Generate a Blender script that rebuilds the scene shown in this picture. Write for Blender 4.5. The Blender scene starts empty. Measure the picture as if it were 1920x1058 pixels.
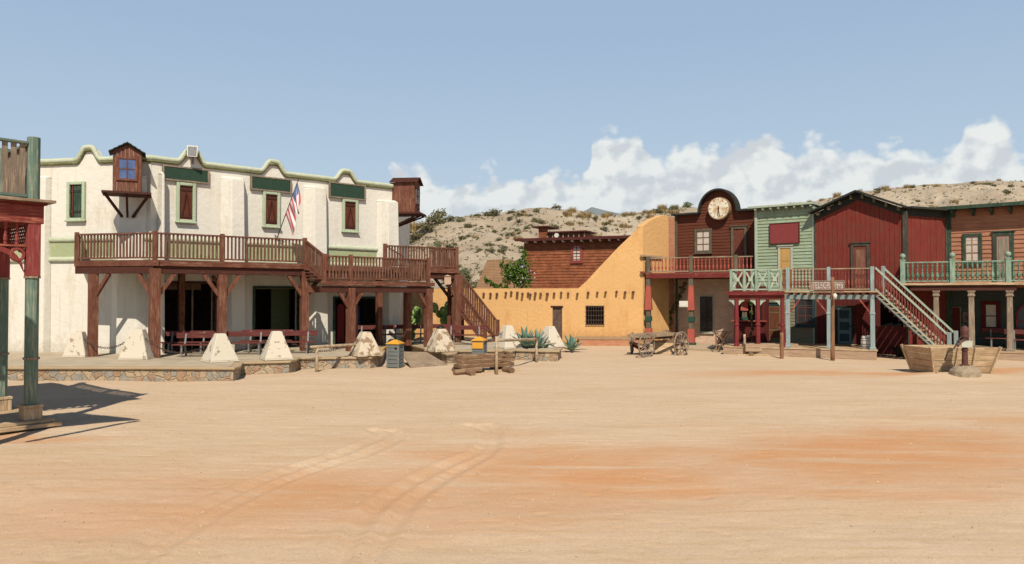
import bpy, bmesh, math, random
import numpy as np
from mathutils import Matrix, Vector, noise as mnoise
R = math.radians
random.seed(7)
SC = bpy.context.scene
COL = SC.collection
# ---------------------------------------------------------------- camera, world, sun
FPX, CX, CY, HOR, CAMZ = 1400.0, 960.0, 529.0, 555.0, 2.7
PITCH = math.atan((HOR - CY) / FPX)
cam = bpy.data.cameras.new('camera'); camo = bpy.data.objects.new('camera', cam); COL.objects.link(camo)
cam.sensor_width = 36; cam.lens = FPX / 1920 * 36; cam.clip_end = 3000; cam.clip_start = .1
camo.location = (0, 0, CAMZ); camo.rotation_euler = (R(90) + PITCH, 0, 0); SC.camera = camo
SC.view_settings.view_transform = 'Standard'; SC.view_settings.look = 'None'
SC.view_settings.gamma = 1; SC.view_settings.exposure = 0.0
SUN_EL, SUN_TX = 48.0, -0.06           # elevation, sideways drift of the light per metre travelled away
trav = Vector((SUN_TX, 1, 0)).normalized() * math.cos(R(SUN_EL)) + Vector((0, 0, -math.sin(R(SUN_EL))))
sun = bpy.data.lights.new('sun', 'SUN'); suno = bpy.data.objects.new('sun', sun); COL.objects.link(suno)
sun.energy = 4.95; sun.angle = R(.5); sun.color = (1, .93, .82)
suno.rotation_euler = trav.to_track_quat('-Z', 'Y').to_euler()
W = bpy.data.worlds.new('World'); SC.world = W; W.use_nodes = True
def world():
    nt = W.node_tree; N = nt.nodes; L = nt.links; N.clear()
    out = N.new('ShaderNodeOutputWorld'); bg = N.new('ShaderNodeBackground'); bg.inputs[1].default_value = .1
    sky = N.new('ShaderNodeTexSky'); sky.sky_type = 'NISHITA'; sky.sun_disc = False
    sky.sun_elevation = R(SUN_EL); sky.sun_rotation = math.atan2(-trav.x, -trav.y); sky.dust_density = 1.6; sky.air_density = 1.1; sky.ozone_density = 2
    def m(op, a, b=None, c=None, clamp=False):
        n = N.new('ShaderNodeMath'); n.operation = op; n.use_clamp = clamp
        for i, q in enumerate((a, b, c)):
            if q is None: continue
            if isinstance(q, (int, float)): n.inputs[i].default_value = q
            else: L.new(q, n.inputs[i])
        return n.outputs[0]
    def mix(f, a, b):
        n = N.new('ShaderNodeMix'); n.data_type = 'RGBA'
        if isinstance(f, (int, float)): n.inputs[0].default_value = f
        else: L.new(f, n.inputs[0])
        for i, q in ((6, a), (7, b)):
            if isinstance(q, tuple): n.inputs[i].default_value = (*q, 1)
            else: L.new(q, n.inputs[i])
        return n.outputs[2]
    tc = N.new('ShaderNodeTexCoord'); sp = N.new('ShaderNodeSeparateXYZ'); L.new(tc.outputs['Generated'], sp.inputs[0])
    az = m('ARCTAN2', sp.outputs[0], sp.outputs[1]); el = m('ARCSINE', sp.outputs[2])
    prof = [(600,395),(690,345),(720,322),(745,300),(790,298),(815,318),(850,330),(880,318),(925,302),(960,315),(1000,318),(1050,308),(1090,318),(1106,300),(1113,240),(1195,230),(1222,278),(1245,288),(1270,262),(1340,246),(1450,243),(1600,247),(1670,258),(1745,268),(1800,250),(1815,206),(1870,196),(1892,225),(1925,285)]
    A0, A1 = math.atan((600 - CX) / FPX), math.atan((1925 - CX) / FPX)
    def elv(px, py):
        r = (px - CX) / FPX; return math.atan((HOR - py) / FPX * math.cos(math.atan(r)))
    cr = N.new('ShaderNodeValToRGB'); cr.color_ramp.interpolation = 'LINEAR'
    E = cr.color_ramp.elements
    while len(E) < len(prof): E.new(.5)
    for e, (px, py) in zip(E, prof):
        e.position = (math.atan((px - CX) / FPX) - A0) / (A1 - A0)
        v = elv(px, py) * 3; e.color = (v, v, v, 1)
    L.new(m('DIVIDE', m('SUBTRACT', az, A0), A1 - A0, clamp=True), cr.inputs[0])
    top = m('DIVIDE', cr.outputs[0], 3.0)
    comb = N.new('ShaderNodeCombineXYZ'); L.new(az, comb.inputs[0]); L.new(m('MULTIPLY', el, 1.25), comb.inputs[1])
    def nz(scale, detail, rough, off=(0, 0, 0)):
        mp = N.new('ShaderNodeMapping'); L.new(comb.outputs[0], mp.inputs[0]); mp.inputs[1].default_value = off
        n = N.new('ShaderNodeTexNoise'); n.noise_dimensions = '2D'; L.new(mp.outputs[0], n.inputs[0]); n.inputs['Scale'].default_value = scale
        n.inputs['Detail'].default_value = detail; n.inputs['Roughness'].default_value = rough
        return n.outputs[0]
    def puffs(sc, off=(0, 0, 0)):
        mp = N.new('ShaderNodeMapping'); L.new(comb.outputs[0], mp.inputs[0]); mp.inputs[1].default_value = off
        n = N.new('ShaderNodeTexVoronoi'); n.voronoi_dimensions = '2D'; n.feature = 'F1'; L.new(mp.outputs[0], n.inputs[0]); n.inputs['Scale'].default_value = sc
        n.inputs['Detail'].default_value = 2; n.inputs['Roughness'].default_value = .5
        return m('SUBTRACT', 1.0, n.outputs[0])
    n1 = nz(26, 8, .6); p1 = puffs(22)
    body = m('ADD', m('MULTIPLY', m('SUBTRACT', n1, .5), .035), m('MULTIPLY', m('SUBTRACT', p1, .6), .03))
    d = m('ADD', m('SUBTRACT', top, el), body)
    al = m('SMOOTHSTEP', d, 0.0, .02) if False else None
    mr = N.new('ShaderNodeMapRange'); mr.interpolation_type = 'SMOOTHSTEP'; L.new(d, mr.inputs[0])
    mr.inputs[1].default_value = -.003; mr.inputs[2].default_value = .015
    wisp = N.new('ShaderNodeMapRange'); L.new(nz(9, 5, .6, (3, 1, 0)), wisp.inputs[0]); wisp.inputs[1].default_value = .36; wisp.inputs[2].default_value = .62
    wisp.inputs[3].default_value = .93; wisp.inputs[4].default_value = 1
    alpha = m('MULTIPLY', mr.outputs[0], wisp.outputs[0], clamp=True)
    # relief: billows lit from the upper left
    rel = m('ADD', m('MULTIPLY', m('SUBTRACT', puffs(15), puffs(15, (.012, -.016, 0))), 2.3), m('MULTIPLY', m('SUBTRACT', nz(30, 7, .62), nz(30, 7, .62, (.008, -.01, 0))), 2.2))
    edge = N.new('ShaderNodeMapRange'); L.new(d, edge.inputs[0]); edge.inputs[1].default_value = .0; edge.inputs[2].default_value = .10; edge.inputs[3].default_value = .86; edge.inputs[4].default_value = .46
    shade = m('ADD', m('ADD', rel, edge.outputs[0]), m('MULTIPLY', m('SUBTRACT', nz(7, 3, .5, (1, 5, 0)), .5), .9), clamp=True)
    cloud = mix(shade, (6.05, 6.55, 6.95), (8.2, 8.45, 8.3))
    lo = N.new('ShaderNodeMapRange'); lo.interpolation_type = 'SMOOTHSTEP'; L.new(el, lo.inputs[0]); lo.inputs[1].default_value = .07; lo.inputs[2].default_value = .16
    lo.inputs[3].default_value = .55; lo.inputs[4].default_value = 1
    cloud = mix(lo.outputs[0], (6.1, 6.85, 7.4), cloud)
    hz = N.new('ShaderNodeMapRange'); L.new(el, hz.inputs[0]); hz.inputs[1].default_value = 0; hz.inputs[2].default_value = .34; hz.inputs[3].default_value = 1; hz.inputs[4].default_value = 0
    hs = N.new('ShaderNodeHueSaturation'); hs.inputs['Saturation'].default_value = .8; hs.inputs['Value'].default_value = 1.0; L.new(sky.outputs[0], hs.inputs['Color'])
    pale = mix(hz.outputs[0], (3.85, 5.25, 7.15), (5.75, 7.05, 8.0))
    base = mix(.8, hs.outputs[0], pale)
    zr = N.new('ShaderNodeMapRange'); zr.interpolation_type = 'SMOOTHSTEP'; L.new(el, zr.inputs[0]); zr.inputs[1].default_value = .38; zr.inputs[2].default_value = .62
    base = mix(zr.outputs[0], base, (.9, 1.5, 2.8))
    L.new(mix(alpha, base, cloud), bg.inputs[0]); L.new(bg.outputs[0], out.inputs[0])
world()
W.cycles.sampling_method = 'MANUAL'; W.cycles.sample_map_resolution = 128
SC.cycles.max_bounces = 4; SC.cycles.diffuse_bounces = 1; SC.cycles.glossy_bounces = 2; SC.cycles.transparent_max_bounces = 4
# ---------------------------------------------------------------- pixel <-> world
def ray(px, py):
    a, c = (px - CX) / FPX, -(py - CY) / FPX
    return Vector((a, math.cos(PITCH) - math.sin(PITCH) * c, math.sin(PITCH) + math.cos(PITCH) * c))
def G(px, py, z=0.0):
    d = ray(px, py); t = (z - CAMZ) / d.z; return Vector((d.x * t, d.y * t, z))
def AT(px, Y, z=0.0):
    d = ray(px, HOR); return Vector((d.x / d.y * Y, Y, z))
def ZY(px, py, Y):
    d = ray(px, py); return CAMZ + d.z / d.y * Y
class Fr:
    """a vertical frame: local x along a wall, local y into it (away from the viewer), z up"""
    def __init__(s, o, d, z=0):
        s.o = Vector((o[0], o[1], z)); s.ang = math.atan2(d[1], d[0]); s.m = Matrix.Translation(s.o) @ Matrix.Rotation(s.ang, 4, 'Z'); s.i = s.m.inverted()
    @staticmethod
    def px(p0, Y0, p1, Y1, z=0):
        a, b = AT(p0, Y0), AT(p1, Y1); f = Fr((a.x, a.y), (b.x - a.x, b.y - a.y), z); f.len = (b - a).length; return f
    def at(s, px, py, v=0):
        o = s.i @ Vector((0, 0, CAMZ)); d = s.i.to_3x3() @ ray(px, py); t = (v - o.y) / d.y
        return (o.x + d.x * t, o.z + d.z * t)
    def u(s, px, v=0): return s.at(px, HOR, v)[0]
    def w(s, x, y, z=0): return s.m @ Vector((x, y, z))
    def l(s, p): return s.i @ Vector(p)
ID = Fr((0, 0), (1, 0))
# ---------------------------------------------------------------- materials
def C(r, g=None, b=None):
    if isinstance(r, str): r, g, b = int(r[0:2], 16), int(r[2:4], 16), int(r[4:6], 16)
    f = lambda c: ((c / 255 + .055) / 1.055) ** 2.4 if c > 10 else c / 255 / 12.92
    return (f(r)*.86, f(g)*.86, f(b)*.86)
MATS = {}
class NT:
    def __init__(s, name):
        s.mat = bpy.data.materials.new(name); s.mat.use_nodes = True; s.t = s.mat.node_tree; s.N = s.t.nodes; s.L = s.t.links
        s.b = s.N['Principled BSDF']
    def n(s, typ, props={}, **ins):
        q = s.N.new(typ)
        for k, v in props.items(): setattr(q, k, v)
        for k, v in ins.items():
            k = k.replace('_', ' ')
            sock = q.inputs[int(k[1:])] if k[0] == 'i' and k[1:].isdigit() else q.inputs[k]
            if hasattr(v, 'node'): s.L.new(v, sock)
            else: sock.default_value = v
        return q
    def co(s, stretch=(1, 1, 1), rnd=True, kind='Object'):
        tc = s.n('ShaderNodeTexCoord'); 
        mp = s.n('ShaderNodeMapping', Vector=tc.outputs[kind], Scale=stretch)
        if rnd:
            oi = s.n('ShaderNodeObjectInfo'); cm = s.n('ShaderNodeVectorMath', {'operation': 'SCALE'}, i0=(37, 19, 53)); s.L.new(oi.outputs['Random'], cm.inputs['Scale'])
            ad = s.n('ShaderNodeVectorMath', {'operation': 'ADD'}, i0=mp.outputs[0], i1=cm.outputs[0]); return ad.outputs[0]
        return mp.outputs[0]
    def noise(s, v, sc, det=5, ro=.6): return s.n('ShaderNodeTexNoise', Vector=v, Scale=sc, Detail=det, Roughness=ro).outputs[0]
    def rng(s, f, a, b, c=0., d=1.): return s.n('ShaderNodeMapRange', {'interpolation_type': 'SMOOTHSTEP'}, i0=f, i1=a, i2=b, i3=c, i4=d).outputs[0]
    def mix(s, f, a, b, mode='MIX'):
        q = s.N.new('ShaderNodeMix'); q.data_type = 'RGBA'; q.blend_type = mode
        for i, v in ((0, f), (6, a), (7, b)):
            if hasattr(v, 'node'): s.L.new(v, q.inputs[i])
            elif isinstance(v, tuple): q.inputs[i].default_value = (*v, 1)
            else: q.inputs[i].default_value = v
        return q.outputs[2]
    def math(s, op, a, b):
        return s.n('ShaderNodeMath', {'operation': op}, i0=a, i1=b).outputs[0]
    def bump(s, h, st=.3, dist=.02):
        q = s.n('ShaderNodeBump', Strength=st, Distance=dist, Height=h); s.L.new(q.outputs[0], s.b.inputs['Normal'])
    def fin(s, col, rough=.85, spec=.25, metal=0):
        if isinstance(col, tuple): s.b.inputs['Base Color'].default_value = (*col, 1)
        else: s.L.new(col, s.b.inputs['Base Color'])
        if hasattr(rough, 'node'): s.L.new(rough, s.b.inputs['Roughness'])
        else: s.b.inputs['Roughness'].default_value = rough
        s.b.inputs['Specular IOR Level'].default_value = spec; s.b.inputs['Metallic'].default_value = metal
        return s.mat
def sc(c, k): return tuple(min(1, x * k) for x in c)
def wood(name, col, worn=None, amt=.0, grain='z', var=.5, rough=.8, bump=.35):
    """painted or stained timber: streaks along the grain, worn patches of a second colour"""
    if name in MATS: return MATS[name]
    t = NT(name); st = {'z': (14, 14, .9), 'x': (.9, 14, 14), 'n': (5, 5, 5)}[grain]
    v = t.co(st); g = t.noise(v, 1.6, 6, .65); big = t.noise(t.co(), 1.3, 4)
    c = t.mix(t.rng(g, .28, .72), sc(col, 1 - var), sc(col, 1 + var * .8))
    c = t.mix(t.rng(big, .3, .7), sc(col, .85), c)
    if worn:
        wmask = t.math('MULTIPLY', t.rng(t.noise(v, 2.6, 7, .7), .62 - amt * .55, .70 - amt * .3), t.rng(t.noise(t.co(), 2.2, 3), .3, .6))
        c = t.mix(wmask, c, worn)
    t.bump(t.noise(v, 3, 6, .7), bump, .012)
    MATS[name] = t.fin(c, rough, .2); return MATS[name]
def plaster(name, col, stain=None, scale=5, bump=.6, var=.1, dist=.05):
    if name in MATS: return MATS[name]
    t = NT(name); v = t.co(rnd=False); n = t.noise(v, .7, 6, .6); f = t.noise(v, scale, 8, .62)
    c = t.mix(t.rng(n, .3, .7), sc(col, 1 - var), sc(col, 1 + var * .5))
    c = t.mix(t.rng(f, .25, .75), sc(col, 1 - var * .7), c)
    if stain:
        sm = t.noise(t.co((1.4, 1.4, .35), rnd=False), 1.1, 7, .68)
        c = t.mix(t.rng(sm, .52, .68, 0, .65), c, stain)
        sz = t.n('ShaderNodeSeparateXYZ', Vector=v); dz = t.math('ADD', sz.outputs[2], t.math('MULTIPLY', t.math('SUBTRACT', f, .5), 1.6))
        c = t.mix(t.rng(dz, .3, 1.1, .6, 0), c, sc(stain, .8))
        st = t.noise(t.co((7, 7, .25), rnd=False), 1.0, 5, .6); c = t.mix(t.rng(st, .6, .72, 0, .28), c, sc(stain, .72))
        pk = t.noise(v, 2.2, 8, .75); c = t.mix(t.rng(pk, .70, .73, 0, .6), c, sc(stain, .75))
    t.bump(f, bump, dist)
    MATS[name] = t.fin(c, .92, .12); return MATS[name]
def flat(name, col, rough=.6, spec=.3, metal=0, var=.12):
    if name in MATS: return MATS[name]
    t = NT(name); n = t.noise(t.co(), 6, 6, .65)
    c = t.mix(t.rng(n, .3, .7), sc(col, 1 - var), sc(col, 1 + var))
    t.bump(n, .15, .01); MATS[name] = t.fin(c, rough, spec, metal); return MATS[name]
BROWN = wood('brown_stained_wood', C(116, 69, 52), C(146, 108, 86), .3, 'z')
BROWNX = wood('brown_stained_wood_across', C(108, 64, 48), C(146, 106, 84), .3, 'x')
BALBR = wood('weathered_brown_baluster', C(112, 74, 57), C(144, 110, 90), .3, 'z')
DKBROWN = wood('dark_brown_wood', C(84, 48, 38), C(110, 80, 62), .1, 'x')
BENCHW = wood('reddish_bench_wood', C(110, 58, 52), C(150, 110, 96), .08, 'x')
SHUT = wood('shutter_wood', C(106, 58, 42), C(140, 90, 60), .15, 'z')
GREENW = wood('weathered_green_paint', C(108, 132, 116), C(160, 158, 134), .28, 'z')
GREENWX = wood('weathered_green_paint_across', C(104, 126, 112), C(150, 140, 118), .3, 'x')
REDW = wood('faded_red_paint', C(148, 68, 64), C(176, 104, 92), .22, 'z')
REDWX = wood('faded_red_paint_across', C(138, 62, 56), C(190, 120, 92), .3, 'x')
GREYW = wood('grey_weathered_wood', C(140, 122, 104), C(176, 156, 132), .3, 'z')
GREYWX = wood('grey_weathered_wood_across', C(150, 128, 104), C(190, 166, 136), .3, 'x')
TANW = wood('tan_dusty_wood', C(186, 154, 118), C(214, 188, 150), .35, 'x')
TANWZ = wood('tan_dusty_wood_upright', C(190, 158, 122), C(214, 188, 150), .35, 'z')
DARKTAN = wood('brown_trough_wood', C(132, 102, 78), C(176, 146, 112), .3, 'x')
LOG = wood('peeled_log', C(196, 174, 142), C(150, 120, 90), .3, 'n')
BLUEW = wood('pale_blue_paint', C(150, 168, 166), C(176, 166, 150), .2, 'z')
BLUEWX = wood('pale_blue_paint_across', C(134, 152, 148), C(156, 140, 122), .3, 'x')
PGREEN = wood('pale_green_siding', C(166, 184, 154), C(142, 142, 104), .3, 'x', var=.16)
PGREENZ = wood('pale_green_trim', C(176, 190, 166), C(196, 196, 172), .3, 'z', var=.15)
CREAMT = wood('cream_trim', C(196, 196, 176), C(160, 150, 130), .2, 'x', var=.12)
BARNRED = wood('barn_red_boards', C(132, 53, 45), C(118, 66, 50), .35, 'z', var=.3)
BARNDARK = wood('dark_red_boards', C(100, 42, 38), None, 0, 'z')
BLACKT = wood('black_green_trim', C(52, 56, 50), C(80, 78, 66), .2, 'x')
BLACKTZ = wood('grey_green_corner_trim', C(74, 72, 62), C(104, 96, 80), .3, 'z')
DKSID = wood('dark_brown_siding', C(104, 58, 41), C(140, 76, 48), .12, 'x', var=.28)
ORSID = wood('orange_brown_siding', C(186, 130, 100), C(156, 104, 76), .3, 'x', var=.16)
MIDSID = wood('red_brown_siding', C(166, 100, 66), C(112, 62, 40), .4, 'x', var=.3)
DGREEN = wood('dark_green_trim', C(52, 74, 60), C(90, 104, 84), .3, 'z')
TRIMG = wood('olive_grey_trim', C(104, 94, 76), C(128, 116, 92), .25, 'z')
DOORR = wood('brown_red_door', C(120, 66, 52), C(140, 96, 80), .2, 'z')
OAK = wood('golden_door', C(206, 162, 96), None, 0, 'z', var=.15)
PINKW = wood('pink_grey_paint', C(176, 136, 120), C(150, 140, 120), .3, 'z', var=.15)
LGREEN = wood('pale_weathered_green', C(158, 178, 156), C(104, 128, 106), .32, 'z', var=.2)
BALG = wood('worn_green_baluster', C(136, 160, 134), C(74, 104, 82), .5, 'z', var=.3)
OXRED = wood('ox_red_post', C(136, 54, 54), C(120, 60, 56), .2, 'z')
OXREDX = wood('ox_red_beam', C(120, 48, 44), C(150, 90, 76), .2, 'x')
CORAL = wood('coral_red_column', C(182, 92, 76), C(200, 130, 104), .12, 'z', var=.15)
MAROON = wood('maroon_rail', C(134, 68, 58), C(160, 110, 90), .2, 'z')
CRLOW = wood('cream_lower_siding', C(150, 140, 112), C(110, 100, 80), .2, 'x', var=.12)
TEALT = wood('teal_trim', C(54, 78, 84), None, 0, 'z')
BLUEPAN = wood('blue_grey_door_panel', C(112, 136, 142), None, 0, 'z', var=.12)
WHITEPL = plaster('white_plaster', C(236, 229, 213), C(216, 200, 174), 4.5, .55, .05)
CREAMPL = plaster('cream_plaster', C(240, 226, 204), C(220, 196, 164), 5, .5, .06)
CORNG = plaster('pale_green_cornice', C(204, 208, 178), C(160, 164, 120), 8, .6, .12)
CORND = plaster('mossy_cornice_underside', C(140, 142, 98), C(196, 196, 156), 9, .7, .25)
BANDG = plaster('green_plaster_band', C(176, 184, 140), C(206, 200, 162), 5, .5, .1)
FRAMEG = plaster('pale_green_window_surround', C(188, 200, 168), C(166, 176, 140), 8, .5, .08)
ORANGEP = plaster('ochre_plaster', C(228, 179, 119), C(212, 156, 98), 5.5, .5, .08, .07)
GREENB = flat('dark_green_sign_board', C(50, 72, 56), .7, .2, 0, .1)
REDB = flat('red_sign_board', C(140, 64, 62), .7, .2, 0, .05)
IRON = flat('rusty_iron', C(88, 70, 60), .7, .4, .3, .3)
DARKM = flat('dark_metal', C(50, 46, 42), .5, .4, .5)
GREYM = flat('galvanised_metal', C(120, 120, 116), .6, .4, .1)
SILVER = flat('floodlight_metal', C(176, 170, 156), .4, .5, .3)
YELLOW = flat('yellow_bin_lid', C(220, 158, 52), .55, .3, 0, .05)
BINGREY = wood('grey_bin_slats', C(118, 122, 118), C(150, 150, 142), .15, 'x', var=.15)
WHITEP = flat('white_paint', C(226, 220, 204), .6, .3, 0, .08)
CURTAIN = flat('curtain_white', C(206, 196, 180), .9, .1, 0, .08)
BLACKI = flat('painted_dark_interior', C(22, 18, 16), .9, .1, 0, .3)  # near-black colour standing in for the shade inside openings
DARKGR = flat('dark_green_paint', C(44, 78, 62), .7, .2)
BLUEPO = flat('blue_poster', C(60, 92, 150), .7, .3, 0, .5)
REDPO = flat('red_machine', C(130, 34, 34), .6, .3, 0, .2)
CLOCKF = None
def glass(name, col, rough=.12):
    t = NT(name); n = t.noise(t.co(), 3, 4); MATS[name] = t.fin(t.mix(t.rng(n, .3, .7), sc(col, .7), sc(col, 1.2)), rough, .6); return MATS[name]
GLASS = glass('dark_glass', C(40, 42, 46)); BLUEG = glass('blue_glass', C(86, 104, 146), .2)
def patchy(name, a, b, scale, th=.58, rough=.9, spread=.05):
    t = NT(name); n = t.noise(t.co(), scale, 7, .65); t.bump(t.noise(t.co(), scale * 4, 6), .5, .02)
    c = t.mix(t.rng(n, th, th + spread), a, b); MATS[name] = t.fin(c, rough, .15); return MATS[name]
CONC = patchy('flaking_white_paint_over_concrete', C(216, 204, 182), C(160, 142, 120), 4.2, .57)
CONC2 = patchy('stained_flaking_concrete', C(212, 196, 170), C(158, 132, 104), 3.6, .5)
def stone_mat():
    t = NT('rubble_masonry'); tc = t.n('ShaderNodeTexCoord'); 
    wv = t.n('ShaderNodeVectorMath', {'operation': 'ADD'}, i0=tc.outputs['Object'])
    nn = t.n('ShaderNodeTexNoise', Vector=tc.outputs['Object'], Scale=2.5, Detail=3.0)
    sv = t.n('ShaderNodeVectorMath', {'operation': 'SCALE'}, i0=nn.outputs['Color']); sv.inputs['Scale'].default_value = .25
    t.L.new(sv.outputs[0], wv.inputs[1])
    v1 = t.n('ShaderNodeTexVoronoi', {'feature': 'DISTANCE_TO_EDGE'}, Vector=wv.outputs[0], Scale=4.2)
    v2 = t.n('ShaderNodeTexVoronoi', {}, Vector=wv.outputs[0], Scale=4.2)
    cr = t.n('ShaderNodeValToRGB'); t.L.new(v2.outputs['Color'], cr.inputs[0]); e = cr.color_ramp.elements; cr.color_ramp.interpolation = 'CONSTANT'
    cols = [C(146, 136, 120), C(168, 148, 122), C(158, 124, 98), C(140, 138, 130), C(176, 154, 126), C(146, 120, 98), C(158, 148, 132)]
    while len(e) < len(cols): e.new(.5)
    for i, cc in enumerate(cols): e[i].position = i / len(cols); e[i].color = (*cc, 1)
    c = t.mix(t.rng(t.noise(t.co(rnd=False), 9, 6), .3, .7, .0, .35), cr.outputs[0], C(206, 184, 152))
    c = t.mix(t.rng(v1.outputs[0], .02, .07), C(190, 168, 138), c)
    t.bump(t.rng(v1.outputs[0], .0, .1), .8, .05)
    MATS['stone'] = t.fin(c, .9, .15); return MATS['stone']
STONE = stone_mat()
def brick_mat(name, a, b, mortar, w=.24, h=.075):
    t = NT(name); tc = t.n('ShaderNodeTexCoord'); sp = t.n('ShaderNodeSeparateXYZ', Vector=tc.outputs['Object'])
    cb = t.n('ShaderNodeCombineXYZ', X=sp.outputs[0], Y=sp.outputs[2])
    br = t.n('ShaderNodeTexBrick', Vector=cb.outputs[0], Color1=(*a, 1), Color2=(*b, 1), Mortar=(*mortar, 1), Scale=1.0)
    br.inputs['Brick Width'].default_value = w; br.inputs['Row Height'].default_value = h; br.inputs['Mortar Size'].default_value = .008
    c = t.mix(t.rng(t.noise(t.co(rnd=False), 2, 6), .35, .7, 0, .5), br.outputs[0], sc(a, 1.15))
    t.bump(t.math('SUBTRACT', 1.0, br.outputs['Fac']), .7, .015)
    MATS[name] = t.fin(c, .9, .15); return MATS[name]
BRICK = brick_mat('pale_pink_brick', C(228, 198, 172), C(214, 178, 152), C(186, 152, 126))
BRICKR = brick_mat('worn_red_brick', C(190, 120, 92), C(206, 150, 112), C(200, 160, 120))
def shingle_mat():
    return brick_mat('tan_shingles', C(176, 138, 104), C(158, 122, 92), C(110, 84, 64), 2.2, .1)
SHING = shingle_mat()
def leafm(name, a, b, rough=.6):
    t = NT(name); n = t.noise(t.co(), 4, 4); g = t.n('ShaderNodeNewGeometry')
    c = t.mix(t.rng(n, .35, .65), a, b)
    c = t.mix(t.math('MULTIPLY', g.outputs['Random Per Island'], .6), c, sc(a, 1.7))
    t.b.inputs['Subsurface Weight'].default_value = 0
    MATS[name] = t.fin(c, rough, .25); return MATS[name]
LF_DARK = leafm('scrub_leaves', C(96, 94, 64), C(126, 116, 84))
LF_DRY = leafm('dry_grass', C(176, 150, 104), C(150, 128, 86))
LF_GREEN = leafm('bush_leaves', C(88, 112, 40), C(60, 84, 34))
LF_OLIVE = leafm('pale_bush_leaves', C(122, 126, 90), C(100, 106, 74))
LF_VINE = leafm('vine_leaves', C(84, 96, 44), C(58, 66, 34))
FLOWER = flat('lilac_flowers', C(206, 176, 206), .8, .1)
AGAVE = leafm('agave_leaf', C(128, 154, 134), C(98, 128, 112)); CACT = leafm('cactus_pad', C(142, 168, 96), C(112, 142, 76))
def sand():
    t = NT('sand'); tc = t.n('ShaderNodeTexCoord'); P = tc.outputs['Object']; sp = t.n('ShaderNodeSeparateXYZ', Vector=P)
    def nv(s, sx, sy, det=6, ro=.6, rot=0):
        mp = t.n('ShaderNodeMapping', Vector=P, Scale=(sx, sy, 1)); mp.inputs['Rotation'].default_value = (0, 0, rot); return t.noise(mp.outputs[0], s, det, ro)
    big = nv(.35, .5, 1.6, 5); streak = nv(1.0, .22, 2.4, 8, .62, .1); streak2 = nv(1.0, .5, 6, 7, .65, .05); fine = nv(26, 1, 1, 5, .8); grit = nv(90, 1, 1, 2, .7)
    # reddish sand raked across the yard in two belts
    def belt(c0, slope, w):
        yy = t.math('SUBTRACT', t.math('ADD', sp.outputs[1], t.math('MULTIPLY', sp.outputs[0], slope)), c0)
        yy = t.math('ADD', yy, t.math('MULTIPLY', t.math('SUBTRACT', big, .5), 5.0))
        return t.rng(t.math('DIVIDE', t.math('ABSOLUTE', yy, 0.0), w), .15, 1.0, 1, 0)
    b1 = t.math('MULTIPLY', belt(11.2, -.26, 4.0), t.rng(sp.outputs[0], -7.0, -1.5, .3, 1)); b2 = t.math('MULTIPLY', belt(24.6, -.12, 1.5), t.rng(sp.outputs[0], 3.0, 9.0)); b3 = t.math('MULTIPLY', belt(14.4, .0, .8), t.rng(sp.outputs[0], -9.5, -6.5, 1, 0))
    m = t.math('MAXIMUM', t.math('MAXIMUM', b1, b2), b3)
    m = t.math('MULTIPLY', m, t.rng(streak, .26, .52, .25, 1)); m = t.math('MULTIPLY', m, t.rng(nv(.22, 1, 1.2, 4), .35, .6, .35, 1))
    c = t.mix(t.rng(big, .3, .7), C(215, 186, 153), C(225, 199, 168))
    c = t.mix(t.rng(streak2, .42, .7, 0, .6), c, C(200, 166, 124))
    c = t.mix(t.math('MULTIPLY', m, .9), c, C(214, 146, 90))
    c = t.mix(t.rng(nv(3.2, .45, 1, 6, .6), .6, .72, 0, .35), c, C(188, 148, 106))
    c = t.mix(t.rng(fine, .35, .7, 0, .5), c, C(192, 158, 122)); c = t.mix(t.rng(grit, .55, .75, 0, .7), c, C(236, 218, 190)); c = t.mix(t.rng(nv(45, 1, 1, 3, .8, 2), .52, .7, 0, .4), c, C(178, 142, 108)); c = t.mix(t.rng(nv(60, 1, 1, 3, .8, 1), .66, .75, 0, .45), c, C(150, 118, 88))
    h = t.math('ADD', t.math('MULTIPLY', nv(11, .8, 1.2, 7, .75), .3), t.math('MULTIPLY', fine, .22)); h = t.math('ADD', h, t.math('MULTIPLY', grit, .06))
    mp = t.n('ShaderNodeMapping', Vector=P, Scale=(1, 1.25, 1)); wv = t.n('ShaderNodeVectorMath', {'operation': 'ADD'}, i0=mp.outputs[0]); nn = t.n('ShaderNodeTexNoise', Vector=P, Scale=5.0, Detail=3.0); sv = t.n('ShaderNodeVectorMath', {'operation': 'SCALE'}, i0=nn.outputs['Color']); sv.inputs['Scale'].default_value = .16; t.L.new(sv.outputs[0], wv.inputs[1])
    vo = t.n('ShaderNodeTexVoronoi', {}, Vector=wv.outputs[0], Scale=2.1); vs = t.n('ShaderNodeSeparateColor', Color=vo.outputs['Color'])
    dent = t.math('MULTIPLY', t.rng(vo.outputs['Distance'], .04, .3, 1, 0), t.rng(vs.outputs[0], .5, .62))
    c = t.mix(t.math('MULTIPLY', dent, .12), c, C(178, 138, 100))  # hollows of the dents also darkened in the colour, as painted shade
    scr = nv(2.0, .35, 3.5, 8, .7, .35); c = t.mix(t.rng(scr, .55, .72, 0, .4), c, C(226, 198, 164)); c = t.mix(t.rng(nv(14, .6, 1.5, 6, .8), .56, .70, 0, .45), c, C(176, 140, 104))
    h = t.math('ADD', h, t.math('MULTIPLY', dent, -.2))
    t.bump(h, .6, .06); return t.fin(c, .95, .1)
SAND = sand()
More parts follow.
